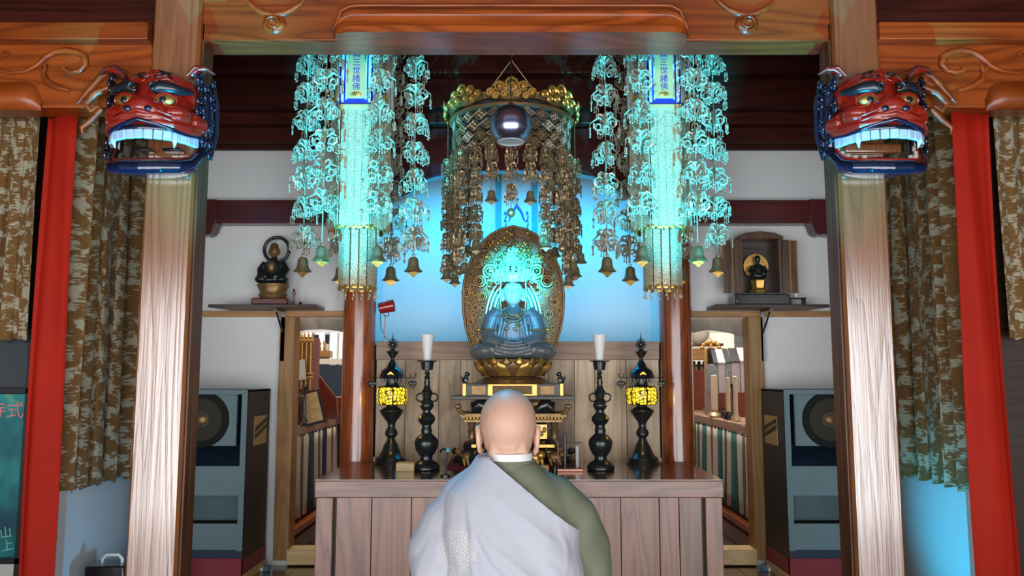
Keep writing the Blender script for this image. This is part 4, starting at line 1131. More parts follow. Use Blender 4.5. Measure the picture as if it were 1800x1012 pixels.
# lattice of pierced diamonds below the hoop
dia = MB()
for (p, q) in (((0,.036),(.048,0)),((.048,0),(0,-.036)),((0,-.036),(-.048,0)),((-.048,0),(0,.036))):
    dia.tube([(p[0],0,p[1]),(q[0],0,q[1])], .004, 4)
for (px_, pz_) in ((.018,0),(-.018,0),(0,.013),(0,-.013)): dia.ring((px_,0,pz_), .008, .004, 8, 4, 'Y')
dia_me = [dia.mesh('pierced_diamond', M['darkbrass'], 60)]; d2 = dia_me[0].copy(); d2.materials.clear(); d2.materials.append(M['silver']); dia_me.append(d2)
rnd = random.Random(5); NL = 24
for row in range(4):
    for k in range(NL):
        a = 2*math.pi*(k+.5*(row%2))/NL
        z_ = -.11-.062*row
        if math.sin(a) > .75: continue
        link('pierced_diamond', dia_me[1 if rnd.random() < .22 else 0], can, (.375*math.cos(a), .375*math.sin(a), z_), (rnd.uniform(-.2,.2),0,a+math.pi/2))
        a2 = a+math.pi/NL
        if row < 3:
            MB().tube([(.375*math.cos(a+.35*math.pi/NL),.375*math.sin(a+.35*math.pi/NL),z_-.03),(.375*math.cos(a2),.375*math.sin(a2),z_-.062)], .0022, 4).build('lattice_wire', M['darkbrass'], can)
# bell strings of uneven length
FILD = [filigree(M['darkbrass'], 'pendant', k, .05) for k in (11,12,13,14)]
BELLD, CLAPD = bell_mesh(M['bell'], .72), clapper_mesh(M['bell'], .72)
round_me = MB().lathe([(.002,0),(.018,-.008),(.026,-.028),(.022,-.046),(.010,-.054),(.002,-.056)], n=14).mesh('round_bell', M['bell'], 60)
NS = 22
for k in range(NS):
    a = 2*math.pi*(k+.5)/NS; cx_ = math.cos(a); front = math.sin(a) < .1
    ends = 385 + 85*max(0, (abs(cx_)-.30)/.70)**.8 + rnd.uniform(-22,22)
    if abs(cx_) < .4: ends = 345 + rnd.uniform(-22,22)
    if abs(cx_) < .75 and math.sin(a) > 0: continue
    if abs(cx_) > .93: ends = 468+rnd.uniform(-6,6)
    R_ = .385*(1+.06*(k%2))
    top = -.30; L = zc0+top - Z(ends, DC+R_*math.sin(a))
    s = link('bead_chain', beads(M['darkbrass'], L, .010, .004), can, (R_*cx_, R_*math.sin(a), top))
    MB().tube([(0,0,0),(0,0,.20)], .0025, 4).build('hanger', M['darkbrass'], s)
    zc_ = .01
    while zc_ < L-.05:
        link('pendant', rnd.choice(FILD), s, (0,0,-zc_), (0,0,rnd.uniform(0,3)), (.72,.72,.74)); zc_ += .122+rnd.uniform(-.014,.014)
        if rnd.random() < .16: link('bell', BELLD, s, (.03,-.02,-zc_+.03))
    if k % 3 == 1: link('round_bell', round_me, s, (0,0,-L))
    else:
        link('bell', BELLD, s, (0,0,-L-.01)); link('clapper', CLAPD, s, (0,0,-L-.01), (0,0,rnd.uniform(-.5,.5)))
# pendant globe lamp in front of the canopy
DG = 4.38
xg = X(898, 222, DG); zg = Z(221, DG); Rg = 38*DG/1400
gl = root('globe_lamp', (xg, DG, zg), 'purple chrome globe pendant hanging in front of the gilt canopy', 'lamp')
M['chrome'] = pm('violet_chrome', (.42,.42,.66), (.36,.36,.6), 4, .2, .95)
M['opal'] = pm('opal_glass', (.55,.6,.66), (.5,.55,.6), 6, .3)
pr = [(Rg*math.sin(t), -Rg*math.cos(t)) for t in [rad(38+142*k/22) for k in range(23)]]
pr = pr + [(.004, Rg)]
MB().lathe(pr, n=40, cap=False).build('shade', M['chrome'], gl, smooth=80, thick=.004)
MB().lathe([(Rg*.60,-Rg*.76),(.001,-Rg*.74)], n=32, cap=False).build('diffuser', M['opal'], gl)
MB().ring((0,0,-Rg*.785), Rg*.615, .004, 32, 6, 'Z').build('rim', M['opal'], gl)
MB().cyl((0,0,Rg*.98),(0,0,Rg*1.12),.022,.014,14).build('cap', M['chrome'], gl)
MB().cyl((0,0,Rg*1.1),(0,0,3.62-zg),.0035,n=8).build('cord', M['black'], gl)
# ================================================================== lion head carvings on the front pillars
def lion(px_c, s, label, variant):
    """s=+1: mirrored. local x right, y away from viewer (0 = pillar face), z up"""
    x = X(px_c, 200, 4.0)
    zc_ = 2.58
    r = root('lion_carving', (x, 4.0, zc_), label, 'lion carving', 'lion head carvings')
    r.scale = (.90, .74, 1.0)
    lr = random.Random(px_c); red, blk = M['red'], M['black']
    g = MB()
    g.ell((0,-.10,.12), (.235,.16,.135), 24, 14)              # skull
    g.ell((0,-.16,.06), (.21,.15,.10), 20, 12)
    g.ell((0,-.27,.00), (.15,.12,.075), 20, 12)               # muzzle
    g.ell((0,-.345,.015), (.085,.055,.055), 16, 10)           # nose
    for q in (-1,1):
        g.ell((q*.062,-.355,.0), (.038,.035,.034), 12, 8)     # nostril wings
        g.ell((q*.15,-.23,-.005), (.085,.085,.06), 14, 10)    # cheeks
        g.ell((q*.115,-.24,.125), (.085,.05,.035), 14, 8)     # brow ridge
        g.tube([(q*.20,-.17,-.02),(q*.235,-.10,-.03),(q*.24,-.03,-.02)], [.06,.055,.05], 12)
    g.tube([(0,-.36,.02),(0,-.30,.075),(0,-.25,.12),(0,-.16,.23)], [.03,.04,.045,.04], 12)
    # wavy upper lip
    lipc = [(.255,-.02,-.05),(.245,-.12,-.065),(.215,-.22,-.075),(.16,-.30,-.068),(.09,-.345,-.048),(0,-.365,-.030)]
    lip = [Vector((-a,b,c)) for a,b,c in lipc] + [Vector(p) for p in lipc[-2::-1]]
    g.tube(lip, [.022,.026,.028,.028,.028,.028,.028,.028,.028,.026,.022], 10)
    def wr(p):
        d = 0
        if p.y < -.12 and p.z < .0: d = .006*math.sin(p.z*170 + 9*abs(p.x)*math.cos(p.x*9))
        if p.z > .16: d = .005*math.sin(p.z*150+math.sin(p.x*22)*1.4)
        return Vector((p.x, p.y - d, p.z))
    organic(g, 'skull', red, r, .008, 3, warp=wr)
    # wavy ridges on lip and forehead
    for k in range(2):
        up = [p + Vector((0, -.024+.004*k, .022+.024*k)) + Vector((0,0,.006*math.sin(abs(p.x)*40))) for p in lip[1:-1]]
        MB().tube(up, .007, 6).build('lip_ridge', red, r, smooth=60)
    MB().tube([p + Vector((0,-.012,-.022)) for p in lip], .012, 8).build('lip_edge', M['blackblue'], r, smooth=60)
    for k in range(3):
        w_ = .13-.02*k
        pts = []
        for i in range(17):
            xx = w_*(-1+2*i/16); zz2 = .180+.026*k+.008*math.cos((-1+2*i/16)*9)
            pts.append((xx, -.10-.16*math.sqrt(max(0, 1-(xx/.235)**2-((zz2-.12)/.135)**2))-.003, zz2))
        MB().tube(pts, .006, 6).build('forehead_wrinkle', M['black'] if k else red, r, smooth=60)
    # upper gum and teeth
    gum = [p + Vector((0,.012,-.042)) for p in lip]
    gum = [Vector((p.x*.96, p.y*.97, -.100)) for p in lip]
    MB().tube([Vector((p.x, p.y, -.088)) for p in gum], .014, 8).build('upper_gum', M['blackblue'], r, smooth=60)
    # resample for teeth
    def along(pts, n):
        segs = [(a, b, (b-a).length) for a, b in zip(pts, pts[1:])]; T = sum(q[2] for q in segs); out_ = []
        for i in range(n):
            d = T*(i+.5)/n
            for a, b, l in segs:
                if d <= l: out_.append((a+(b-a)*(d/l), (b-a).normalized())); break
                d -= l
        return out_, T/n
    tt, tw = along(gum[1:-1], 15)
    for p, t in tt:
        a = math.atan2(t.y, t.x)
        MB().box((-tw*.46,-.013,-.030),(tw*.46,.013,.016)).build('tooth', M['toothw'], r, Vector((p.x,p.y,-.112)), (0,0,a), bevel=.004)
    for q in (-1,1):
        MB().tube([(q*.165,-.27,-.105),(q*.168,-.275,-.14),(q*.16,-.262,-.172)], [.018,.015,.003], 8).build('fang', M['toothw'], r, smooth=60)
    # lower jaw: a deep U band
    jc = [(.250,-.02,-.10),(.245,-.08,-.17),(.225,-.16,-.235),(.18,-.24,-.262),(.10,-.295,-.272),(0,-.31,-.276)]
    jaw = [Vector((-a,b,c)) for a,b,c in jc] + [Vector(p) for p in jc[-2::-1]]
    g = MB().tube(jaw, [.030,.030,.032,.034,.034,.034,.034,.034,.032,.030,.030], 12)
    g.tube([p+Vector((0,.05,-.004)) for p in jaw[2:-2]], .026, 10)
    organic(g, 'lower_jaw', M['blackblue'], r, .008, 2)
    MB().tube([p+Vector((p.x*-.06,.0,.034)) for p in jaw[1:-1]], .010, 8).build('lower_lip', red if variant else M['redbrown'], r, smooth=60)
    if variant:
        tt, tw = along([p+Vector((p.x*-.10,.02,.044)) for p in jaw[1:-1]], 14)
        for i, (p, t) in enumerate(tt):
            if 5 <= i <= 8: continue
            MB().box((-.012,-.010,-.010),(.012,.010,.018)).build('lower_tooth', M['tooth'], r, p, (0,0,math.atan2(t.y,t.x)), bevel=.003)
        MB().ell((-.02*s,-.15,-.235), (.075,.10,.040), 14, 8).build('tongue', red, r)
        MB().box((-.16,-.05,-.15),(.16,-.0,-.10)).build('mouth_bar', M['pillar'], r, bevel=.01)
    else:
        MB().box((-.16,-.03,-.215),(.16,-.0,-.17)).build('tongue', M['redbrown'], r, bevel=.012)
        for q in (-1,1): MB().box((q*.085-.05,-.10,-.150),(q*.085+.05,-.02,-.135)).build('palate_bar', M['blackblue'], r, bevel=.004)
    g = MB().ell((0,-.10,-.262), (.19,.15,.022), 20, 8); g.build('mouth_floor', M['blackblue'], r)
    # eyes
    for q in (-1,1):
        M_ = Matrix.Rotation(rad(q*14),3,'Z')
        e = MB().ell((q*.112,-.295,.062), (.050,.024,.027), 16, 10, M=M_).build('eye', M['gold'], r)
        MB().ell((q*.105,-.317,.060), (.020,.008,.017), 12, 8).build('pupil', blk, e)
        MB().tube([(q*(.112+.058*math.cos(t)), -.298-.010*math.sin(t)+.03*max(0,math.cos(t))*.8, .062+.032*math.sin(t)) for t in [2*math.pi*i/18 for i in range(18)]], .007, 6, closed=True).build('eyelid', red, e, smooth=60)
        MB().ell((q*.055,-.392,-.002), (.020,.010,.014), 12, 8).build('nostril', M['blackblue'], r)
        # curled brows
        b_ = MB().tube([(q*.045,-.300,.118),(q*.085,-.310,.128),(q*.13,-.292,.126),(q*.18,-.25,.120),(q*.225,-.19,.125)], [.030,.032,.030,.025,.010], 10).build('brow', blk, r, smooth=60)
        for i in range(4):
            c = Vector((q*(.055+.045*i), -.335+.020*i+.006*i*i, .122))
            g = MB().tube([c + Vector((q*.022*(1-.7*k/10)*math.cos(k*.75), -.004, .022*(1-.7*k/10)*math.sin(k*.75))) for k in range(11)], [.008-.0004*k for k in range(11)], 6)
            g.build('brow_curl', blk, b_, smooth=60)
        # ears
        g = MB()
        g.tube([(q*.19,-.12,.225),(q*.235,-.135,.262),(q*.285,-.14,.262),(q*.325,-.13,.238)], [.050,.052,.036,.006], 12, flat=.45)
        e2 = g.build('ear', M['redbrown'], r, smooth=60)
        MB().tube([(q*.21,-.155,.238),(q*.25,-.165,.258),(q*.29,-.16,.254)], [.022,.026,.006], 8, flat=.5).build('ear_hollow', red, e2, smooth=60)
        # mane curls down the side of the head
        mn = MB().tube([(q*.235,-.05,.20),(q*.245,-.06,.08),(q*.245,-.06,-.04),(q*.24,-.04,-.15)], [.04,.055,.055,.03], 10).build('mane', M['blackblue'], r, smooth=60)
        for i in range(30):
            row = i//10; zz_ = .20-.040*(i%10)+.018*(row%2); yy = -.060-.048*row
            c = Vector((q*(.285-.022*row), yy+lr.uniform(-.012,.012), zz_+lr.uniform(-.014,.014))); cs = lr.uniform(.8,1.5)
            if i % 3 == 1: continue
            if row == 2 and i%10 > 6: continue
            MB().tube([c + Vector((q*.006, .026*cs*(1-.75*k/9)*math.cos(k*.8), .026*cs*(1-.75*k/9)*math.sin(k*.8))) for k in range(10)], [.012-.0007*k for k in range(10)], 6).build('mane_curl', M['blackblue'], mn, smooth=60)
        MB().tube([(q*.275,-.01,.22),(q*.305,-.01,.10),(q*.305,-.01,-.06),(q*.275,-.01,-.18)], .014, 8, flat=1).build('mane_edge', M['blackblue'], mn, smooth=60)
    MB().tube([(-.10,-.10,.236),(0,-.11,.256),(.10,-.10,.236)], [.012,.016,.012], 8).build('crest', blk, r, smooth=60)
    # leafy wing running back along the side beam
    q = s
    g = MB().tube([(q*.16,-.06,.24),(q*.26,-.045,.285),(q*.36,-.03,.262),(q*.44,-.02,.18),(q*.50,-.015,.12)], [.014,.026,.026,.020,.006], 10)
    g.tube([(q*.30,-.05,.20),(q*.38,-.045,.17),(q*.44,-.04,.11),(q*.40,-.04,.07),(q*.36,-.04,.10)], [.022,.024,.022,.016,.008], 10)
    g.tube([(q*.22,-.06,.22),(q*.30,-.06,.235),(q*.37,-.05,.19)], [.02,.03,.008], 10)
    g.tube([(q*.34,-.05,.08),(q*.40,-.05,.02),(q*.45,-.05,-.02),(q*.44,-.05,-.055)], [.016,.018,.014,.006], 10)
    g.build('cloud_wing', M['orange'] if not variant else M['orange'], r, smooth=60)
M['toothw'] = pm('painted_tooth', (.55,.52,.50), (.45,.42,.42), 14, .3, 0, .4)
M['redbrown'] = pm('worn_red_lacquer', (.16,.025,.012), (.09,.014,.009), 9, .25, 0, .6)
lion(289, -1, 'red lion head carving with closed row of teeth on the left pillar', 0)
lion(1527, 1, 'red lion head carving with tongue and small lower teeth on the right pillar', 1)
# ================================================================== loudspeakers
M['teal'] = pm('grey_teal_paint', (.17,.26,.28), (.14,.22,.24), 3, .6)
M['teal_recess'] = pm('shaded_teal', (.09,.15,.17), (.07,.12,.14), 3, .6)  # darker copy of the teal, recess shade put into its colour
M['navy'] = pm('navy_baffle', (.015,.035,.075), (.012,.028,.06), 4, .6)
M['spk_side'] = pm('dark_brown_vinyl', (.045,.038,.032), (.032,.027,.023), 5, .55)
M['redbase'] = pm('crimson_plinth', (.30,.012,.03), (.20,.008,.02), 4, .45)
M['cone'] = pm('paper_cone', (.045,.038,.022), (.032,.028,.018), 12, .8)
M['plate'] = pm('gold_label', (.52,.38,.16), (.44,.31,.12), 8, .4, .3)
for s in (-1, 1):
    d0, d1 = 5.15, 5.62
    nm = 'left' if s < 0 else 'right'
    xe = X(430 if s < 0 else 1383, 850, d0)                 # inner front edge
    Wd = .66; xo = xe + s*Wd
    zt, zb_ = Z(685, d0), .055
    r = root('loudspeaker', ((xe+xo)/2, d0, 0), 'tall grey-teal cinema loudspeaker standing behind the %s pillar' % nm, 'loudspeaker', 'cinema loudspeakers')
    cx_ = (xe+xo)/2
    L_ = lambda a: min(a)-cx_
    zz = lambda py: Z(py, d0)
    hw_ = Wd/2; dd = d1-d0
    # carcass panels
    for q in (-1, 1): MB().box((min(q*hw_, q*(hw_-.022)), 0, zb_), (max(q*hw_, q*(hw_-.022)), dd, zt)).build('side_panel', M['spk_side'], r, bevel=.002)
    MB().box((-hw_, 0, zt-.012), (hw_, dd, zt)).build('top_panel', M['teal'], r)
    MB().box((-hw_+.022, dd-.02, zb_), (hw_-.022, dd, zt-.012)).build('back_panel', M['spk_side'], r)
    MB().box((-hw_, -.004, zz(983)), (hw_, .004, zt)).build('front_edge', M['teal'], r) if False else None
    for q in (-1, 1): MB().box((min(q*hw_, q*(hw_-.035)), -.006, zz(968)), (max(q*hw_, q*(hw_-.035)), .012, zt)).build('front_stile', M['teal'], r)
    MB().box((-hw_+.035, -.006, zt-.028), (hw_-.035, .012, zt)).build('front_rail', M['teal'], r)
    # horn mouth: recessed back, sloping floor, baffle with the driver
    MB().box((-hw_+.022, .26, zz(820)), (hw_-.022, .28, zt-.012)).build('horn_back', M['navy'], r)
    MB().add([(-hw_+.03,.0,zz(819)),(hw_-.03,.0,zz(819)),(hw_-.03,.26,zz(790)),(-hw_+.03,.26,zz(790)),(-hw_+.03,.0,zz(819)-.01),(hw_-.03,.0,zz(819)-.01),(hw_-.03,.26,zz(790)-.01),(-hw_+.03,.26,zz(790)-.01)],
             [(0,1,2,3),(7,6,5,4),(0,4,5,1),(1,5,6,2),(2,6,7,3),(3,7,4,0)]).build('horn_floor', M['navy'], r)
    bx0, bx1 = -hw_+.10, hw_-.10
    bz0, bz1 = zz(786), zz(692)
    baf = MB().box((bx0, .10, bz0), (bx1, .12, bz1)).build('baffle', M['teal'], r, bevel=.002)
    cz = (bz0+bz1)/2
    MB().box((bx0,.12,bz0),(bx0+.015,.26,bz1)).build('baffle_side', M['navy'], baf); MB().box((bx1-.015,.12,bz0),(bx1,.26,bz1)).build('baffle_side', M['navy'], baf)
    for (nm2, prof_, m_) in (('surround', [(.165,-.100),(.185,-.094),(.185,-.088),(.160,-.090)], M['black']), ('cone', [(.162,-.097),(.05,-.103)], M['cone'])):
        pass
    Mx = Matrix.Translation((0,0,cz)) @ Matrix.Rotation(rad(90),4,'X')
    MB().lathe([(.135,-.090),(.150,-.084),(.180,-.088),(.182,-.101)], n=36, M=Mx, cap=False).build('surround', M['rubber'], baf)
    MB().lathe([(.142,-.0885),(.10,-.094),(.045,-.0985)], n=36, M=Mx, cap=False).build('cone', M['cone'], baf)
    MB().lathe([(.042,-.0985),(.034,-.088),(.018,-.082),(.001,-.080)], n=24, M=Mx, cap=False).build('dust_cap', M['gold_old'], baf)
    # lower panels
    MB().box((-hw_+.022, -.002, zz(871)), (hw_-.022, .02, zz(819))).build('port_board', M['teal'], r, bevel=.002)
    MB().box((-hw_+.022, .14, zz(921)), (hw_-.022, .16, zz(870))).build('port_recess', M['teal_recess'], r)
    MB().box((-hw_+.022, -.002, zz(966)), (hw_-.022, .02, zz(920))).build('lower_board', M['teal'], r, bevel=.002)
    MB().box((-hw_+.022, .0, zz(981)), (hw_-.022, .02, zz(966))).build('kick_strip', M['navy'], r)
    MB().box((-hw_, -.008, zb_), (hw_, .02, zz(981))).build('plinth', M['redbase'], r)
    MB().box((-s*hw_-.003, .02, zb_), (-s*hw_+.003, dd, zz(981)-.01)).build('plinth_side', M['redbase'], r)
    # maker's label on the inner side
    xs = -s*(hw_+.0015)
    y0, y1 = .14, .40; za, zb2 = Z(782, d0+.2), Z(731, d0+.2)
    lab = MB().box((min(xs, xs-s*.004), y0, za), (max(xs, xs-s*.004), y1, zb2)).build('label_plate', M['plate'], r)
    A_ = [(y1,za+.04),(y1,za+.115),(y0,zb2-.012),(y0,zb2-.08)] if s > 0 else [(y0,za+.04),(y0,za+.115),(y1,zb2-.012),(y1,zb2-.08)]
    MB().prism(A_, xs-s*.0062, xs-s*.004, 'YZ').build('label_band', M['spk_side'], lab)
    tm = text_mesh('Voice of the Theatre', .030, M['plate'], .0008, .35)
    ang = math.atan2(zb2-.045-(za+.078), y1-y0)
    o = link('lettering', tm, lab, (xs-s*.0068, (y0+y1)/2, (za+.078+zb2-.046)/2))
    if s < 0: o.rotation_euler = (rad(90)+ang*1.0, 0, rad(90)); o.rotation_mode = 'XYZ'
    # orient: text x along depth
    ex = Vector((0, math.cos(ang), math.sin(ang))) if s < 0 else Vector((0, -math.cos(ang), math.sin(ang)))
    ez = Vector((-s, 0, 0)); ey = ez.cross(ex)
    Rm = Matrix((ex, ey, ez)).transposed()
    o.rotation_euler = Rm.to_euler()
    o2 = link('lettering', text_mesh('I', .03, M['black'], .0006), lab, (xs-s*.0045, (y1-.03) , za+.03)); o2.rotation_euler = Rm.to_euler()
    # board beneath
    b = MB().box((-hw_-.01, -.05, 0), (hw_+.01, dd, zb_)).build('plinth_board', M['pine_light'], loc=((xe+xo)/2, d0, 0), bevel=.003)
    tag(b, 'low pale plank under the %s loudspeaker' % nm, 'board', 'boards under the loudspeakers')
    # small glass insulator and plug on the floor by the door frame
    w = W(460 if s < 0 else 1352, 993, 5.5)
    e = root('floor_socket', (w.x, 5.5, 0), 'chrome and blue floor plug beside the %s loudspeaker' % nm, 'plug', 'floor plugs')
    MB().lathe([(.001,0),(.024,.002),(.026,.02),(.02,.035),(.012,.042),(.001,.043)], n=16).build('cap', M['silver'], e)
    MB().box((-s*.03-.02,-.01,0),(-s*.03+.02,.03,.035)).build('plug', pm('blue_plastic', (.05,.25,.4), (.04,.2,.32), 8, .3), e, bevel=.004)

# ================================================================== wall shelves with their figures
for s in (-1, 1):
    nm = 'left' if s < 0 else 'right'
    zs_ = Z(549, DW-.12)
    x0, x1 = (X(392, 545, DW-.15), X(562, 545, DW-.15)) if s < 0 else (X(1250, 545, DW-.15), X(1432, 545, DW-.15))
    cx_ = (x0+x1)/2; hw_ = (x1-x0)/2
    zs0 = Z(547, DW)+.005
    r = root('wall_shelf', (cx_, DW-.01, zs0), 'dark wooden shelf board on the white wall above the %s doorway' % nm, 'shelf', 'dark wall shelves')
    MB().prism([(-hw_,0),(-hw_-.02*(s<0)*3,-.26),(hw_+.06*(s>0),-.26),(hw_,0)], 0, .022, 'XY').build('board', M['darkwood'], r, bevel=.003)
    xb2 = X(501 if s < 0 else 1337, 560, DW)-cx_
    g = MB().box((xb2-.014,-.035,-.36),(xb2+.014,-.022,-.002)); g.box((xb2-.012,-.24,-.018),(xb2+.012,-.03,-.001))
    g.tube([(xb2,-.03,-.16),(xb2,-.10,-.11),(xb2,-.19,-.03)], .008, 6); g.build('iron_bracket', M['black'], r)
    ztop = zs0+.022
    if s < 0:
        # ring-haloed seated figure
        fx = X(481, 500, DW-.13); k = (DW-.13)/1400
        st = root('seated_figure', (fx, DW-.14, ztop), 'small dark gilt seated figure with a ring halo on the left shelf', 'statue')
        MB().box((-.125,-.085,0),(.125,.085,.05)).build('plinth', M['redbrown'], st, bevel=.01)
        MB().lathe([(.085,.05),(.10,.075),(.09,.10),(.11,.135),(.115,.15)], n=20, sy=.75).build('lotus_seat', M['gold_old'], st)
        g = MB()
        g.ell((0,-.01,.175),(.115,.085,.035),18,10); g.tube([(0,.01,.17),(0,.01,.25),(0,.008,.305),(0,.005,.33)],[.075,.068,.062,.03],16)
        for q in (-1,1): g.tube([(q*.055,.005,.30),(q*.085,-.005,.25),(q*.075,-.05,.20),(q*.02,-.08,.20)],[.030,.032,.028,.018],10); g.ell((q*.07,-.04,.18),(.05,.055,.028),12,8)
        g.cyl((0,.005,.32),(0,.0,.36),.022,.02,10)
        organic(g, 'body', M['darkbronze'] if 'darkbronze' in M else M['iron'], st, .006, 3)
        g = MB(); g.ell((0,-.002,.385),(.036,.038,.045),16,12); g.ell((0,.003,.42),(.030,.032,.025),12,8); g.ell((0,-.04,.382),(.006,.008,.010),8,6)
        for q in (-1,1): g.ell((q*.036,.0,.378),(.007,.010,.022),8,6)
        organic(g, 'head', M['gold_old'], st, .004, 2)
        MB().ell((0,-.058,.27),(.028,.02,.04),12,8).build('chest_ornament', M['gold_old'], st)
        MB().ring((0,.055,.405), .088, .0125, 40, 8, 'Y').build('ring_halo', M['iron'], st, smooth=60)
        MB().cyl((0,.055,.15),(0,.055,.32),.008,n=8).build('halo_stem', M['iron'], st)
        for px, h in ((516,.12),(528,.03)):
            o = MB().lathe([(.020,0),(.020,.01),(.008,.018),(.007,h*.6),(.012,h*.7),(.006,h)], n=12).build('shelf_vase' , M['redbrown'], loc=(X(px,540,DW-.14), DW-.14, ztop))
            tag(o, ('slim' if h > .1 else 'squat') + ' dark red stand on the left wall shelf beside the figure', 'vase')
    else:
        fx = X(1333, 500, DW-.13); M['shrinewood'] = wood('shrine_lacquer', (.025,.008,.005), (.16,.065,.02), 'Z', 6, 10, .35, .3)
        st = root('cabinet_shrine', (fx, DW-.13, ztop), 'open lacquer cabinet shrine holding a gilt figure on the right shelf', 'shrine')
        MB().box((-.19,-.10,0),(.19,.09,.075)).build('stand', M['black'], st, bevel=.008)
        B0, B1 = .085, .46
        MB().box((-.135,.07,B0),(.135,.085,B1)).build('back', M['darkwood'], st)
        for q in (-1,1):
            MB().box((q*.135-.008,-.07,B0),(q*.135+.008,.085,B1)).build('side_wall', M['shrinewood'], st)
            # two-leaf doors
            for (a0, a1, yy) in ((.146,.20,-.075),(.206,.258,-.045)):
                dr = MB().box((min(q*a0,q*a1),yy-.006,B0),(max(q*a0,q*a1),yy+.006,B1-.005)).build('door', M['shrinewood'], st, bevel=.002)
                MB().box((q*a1-.004,yy-.009,B0),(q*a1+.004,yy-.004,B1-.005)).build('gilt_edge', M['gold_old'], dr)
        MB().box((-.145,-.075,B0-.012),(.145,.085,B0)).build('floor_board', M['black'], st)
        cap_ = [(-.16,B1),(.16,B1),(.16,B1+.02),(.10,B1+.045),(0,B1+.055),(-.10,B1+.045),(-.16,B1+.02)]
        MB().prism(cap_, -.085, .09).build('curved_roof', M['shrinewood'], st, bevel=.004)
        MB().lathe([(.05,B0),(.06,B0+.02),(.045,B0+.04),(.055,B0+.09),(.05,B0+.10)], n=6).build('pedestal', M['gold'], st, smooth=20)
        g = MB(); zb2 = B0+.10
        g.ell((0,-.0,zb2+.025),(.062,.045,.026),14,8); g.tube([(0,.005,zb2+.02),(0,.005,zb2+.07),(0,.005,zb2+.105)],[.045,.042,.03],12)
        g.cyl((0,.005,zb2+.1),(0,.0,zb2+.13),.014,.014,8); g.ell((0,0,zb2+.145),(.021,.022,.028),12,8)
        for q in (-1,1): g.tube([(q*.035,.0,zb2+.095),(q*.052,-.005,zb2+.06),(q*.03,-.04,zb2+.035)],[.017,.018,.012],8)
        organic(g, 'figure', M['iron'], st, .0045, 2)
        MB().lathe([(.001,0),(.085,.002),(.088,.010),(.001,.012)], n=28, M=Matrix.Translation((0,.05,zb2+.10)) @ Matrix.Rotation(rad(90),4,'X')).build('halo', M['gold'], st)
        # little stand with candle
        e = root('candle_tray', (X(1398,530,DW-.14), DW-.16, ztop), 'small black legged tray on the right shelf beside the shrine', 'tray')
        MB().box((-.06,-.04,.045),(.06,.04,.053)).build('top', M['black'], e, bevel=.003)
        for a_ in (-.05,.05): MB().box((a_-.006,-.03,0),(a_+.006,.03,.045)).build('leg', M['black'], e)
        c = MB().lathe([(.011,0),(.0105,.14),(.004,.146)], n=14).build('candle', M['candle'], loc=(X(1398,530,DW-.14), DW-.16, ztop+.053)); tag(c, 'thin white candle standing on the small black tray', 'candle')

# ================================================================== side rooms seen through the doorways
sbox('wall_room_back', (-4.1, 9.05, 0), (4.1, 9.15, 4.3), M['plaster'])
sbox('ceiling_rooms', (-4.1, DW+.08, 2.75), (-1.12, 9.05, 2.82), M['plaster']); sbox('ceiling_rooms_2', (1.12, DW+.08, 2.75), (4.1, 9.05, 2.82), M['plaster'])
sbox('wall_room_left', (-2.75, DW+.08, 0), (-2.65, 9.05, 2.8), M['plaster']); sbox('wall_room_right', (2.65, DW+.08, 0), (2.75, 9.05, 2.8), M['plaster'])
sbox('wall_inner_left', (-1.12, DA+.08, 0), (-1.02, 9.05, 2.8), M['redwood']); sbox('wall_inner_right', (1.02, DA+.08, 0), (1.12, 9.05, 2.8), M['redwood'])
def stripe_mat(name, cols):
    m = NT(name); tc = m.node('ShaderNodeTexCoord'); sx = m.node('ShaderNodeSeparateXYZ'); m.link(tc.outputs['UV'], sx.inputs[0])
    f = m.math('FRACT', m.math('MULTIPLY', sx.outputs['X'], 3.0))
    st_ = []; n = len(cols)
    tot = sum(w for w, c in cols); a = 0
    for w, c in cols: st_.append((a/tot, c)); a += w
    m.color(m.ramp(f, st_, 'CONSTANT')); m.set(rough=.85); co = m.coords(); m.bump(m.noise(co, 150, 2), .15, .003); return m.mat
CR, GR = (.60,.54,.42), (.12,.10,.085)
M['stripe_l'] = stripe_mat('blue_striped_cloth', [(1.0,(.02,.05,.14)),(.95,CR),(.5,GR),(.9,CR),(1.0,(.015,.07,.12)),(.7,CR),(.5,GR),(.35,CR)])
M['stripe_r'] = stripe_mat('green_striped_cloth', [(1.0,(.02,.15,.15)),(.95,(.64,.60,.52)),(.5,(.13,.13,.12)),(.9,(.64,.60,.52)),(1.0,(.03,.17,.17)),(.7,(.64,.60,.52)),(.5,(.10,.13,.10)),(.35,(.64,.60,.52))])
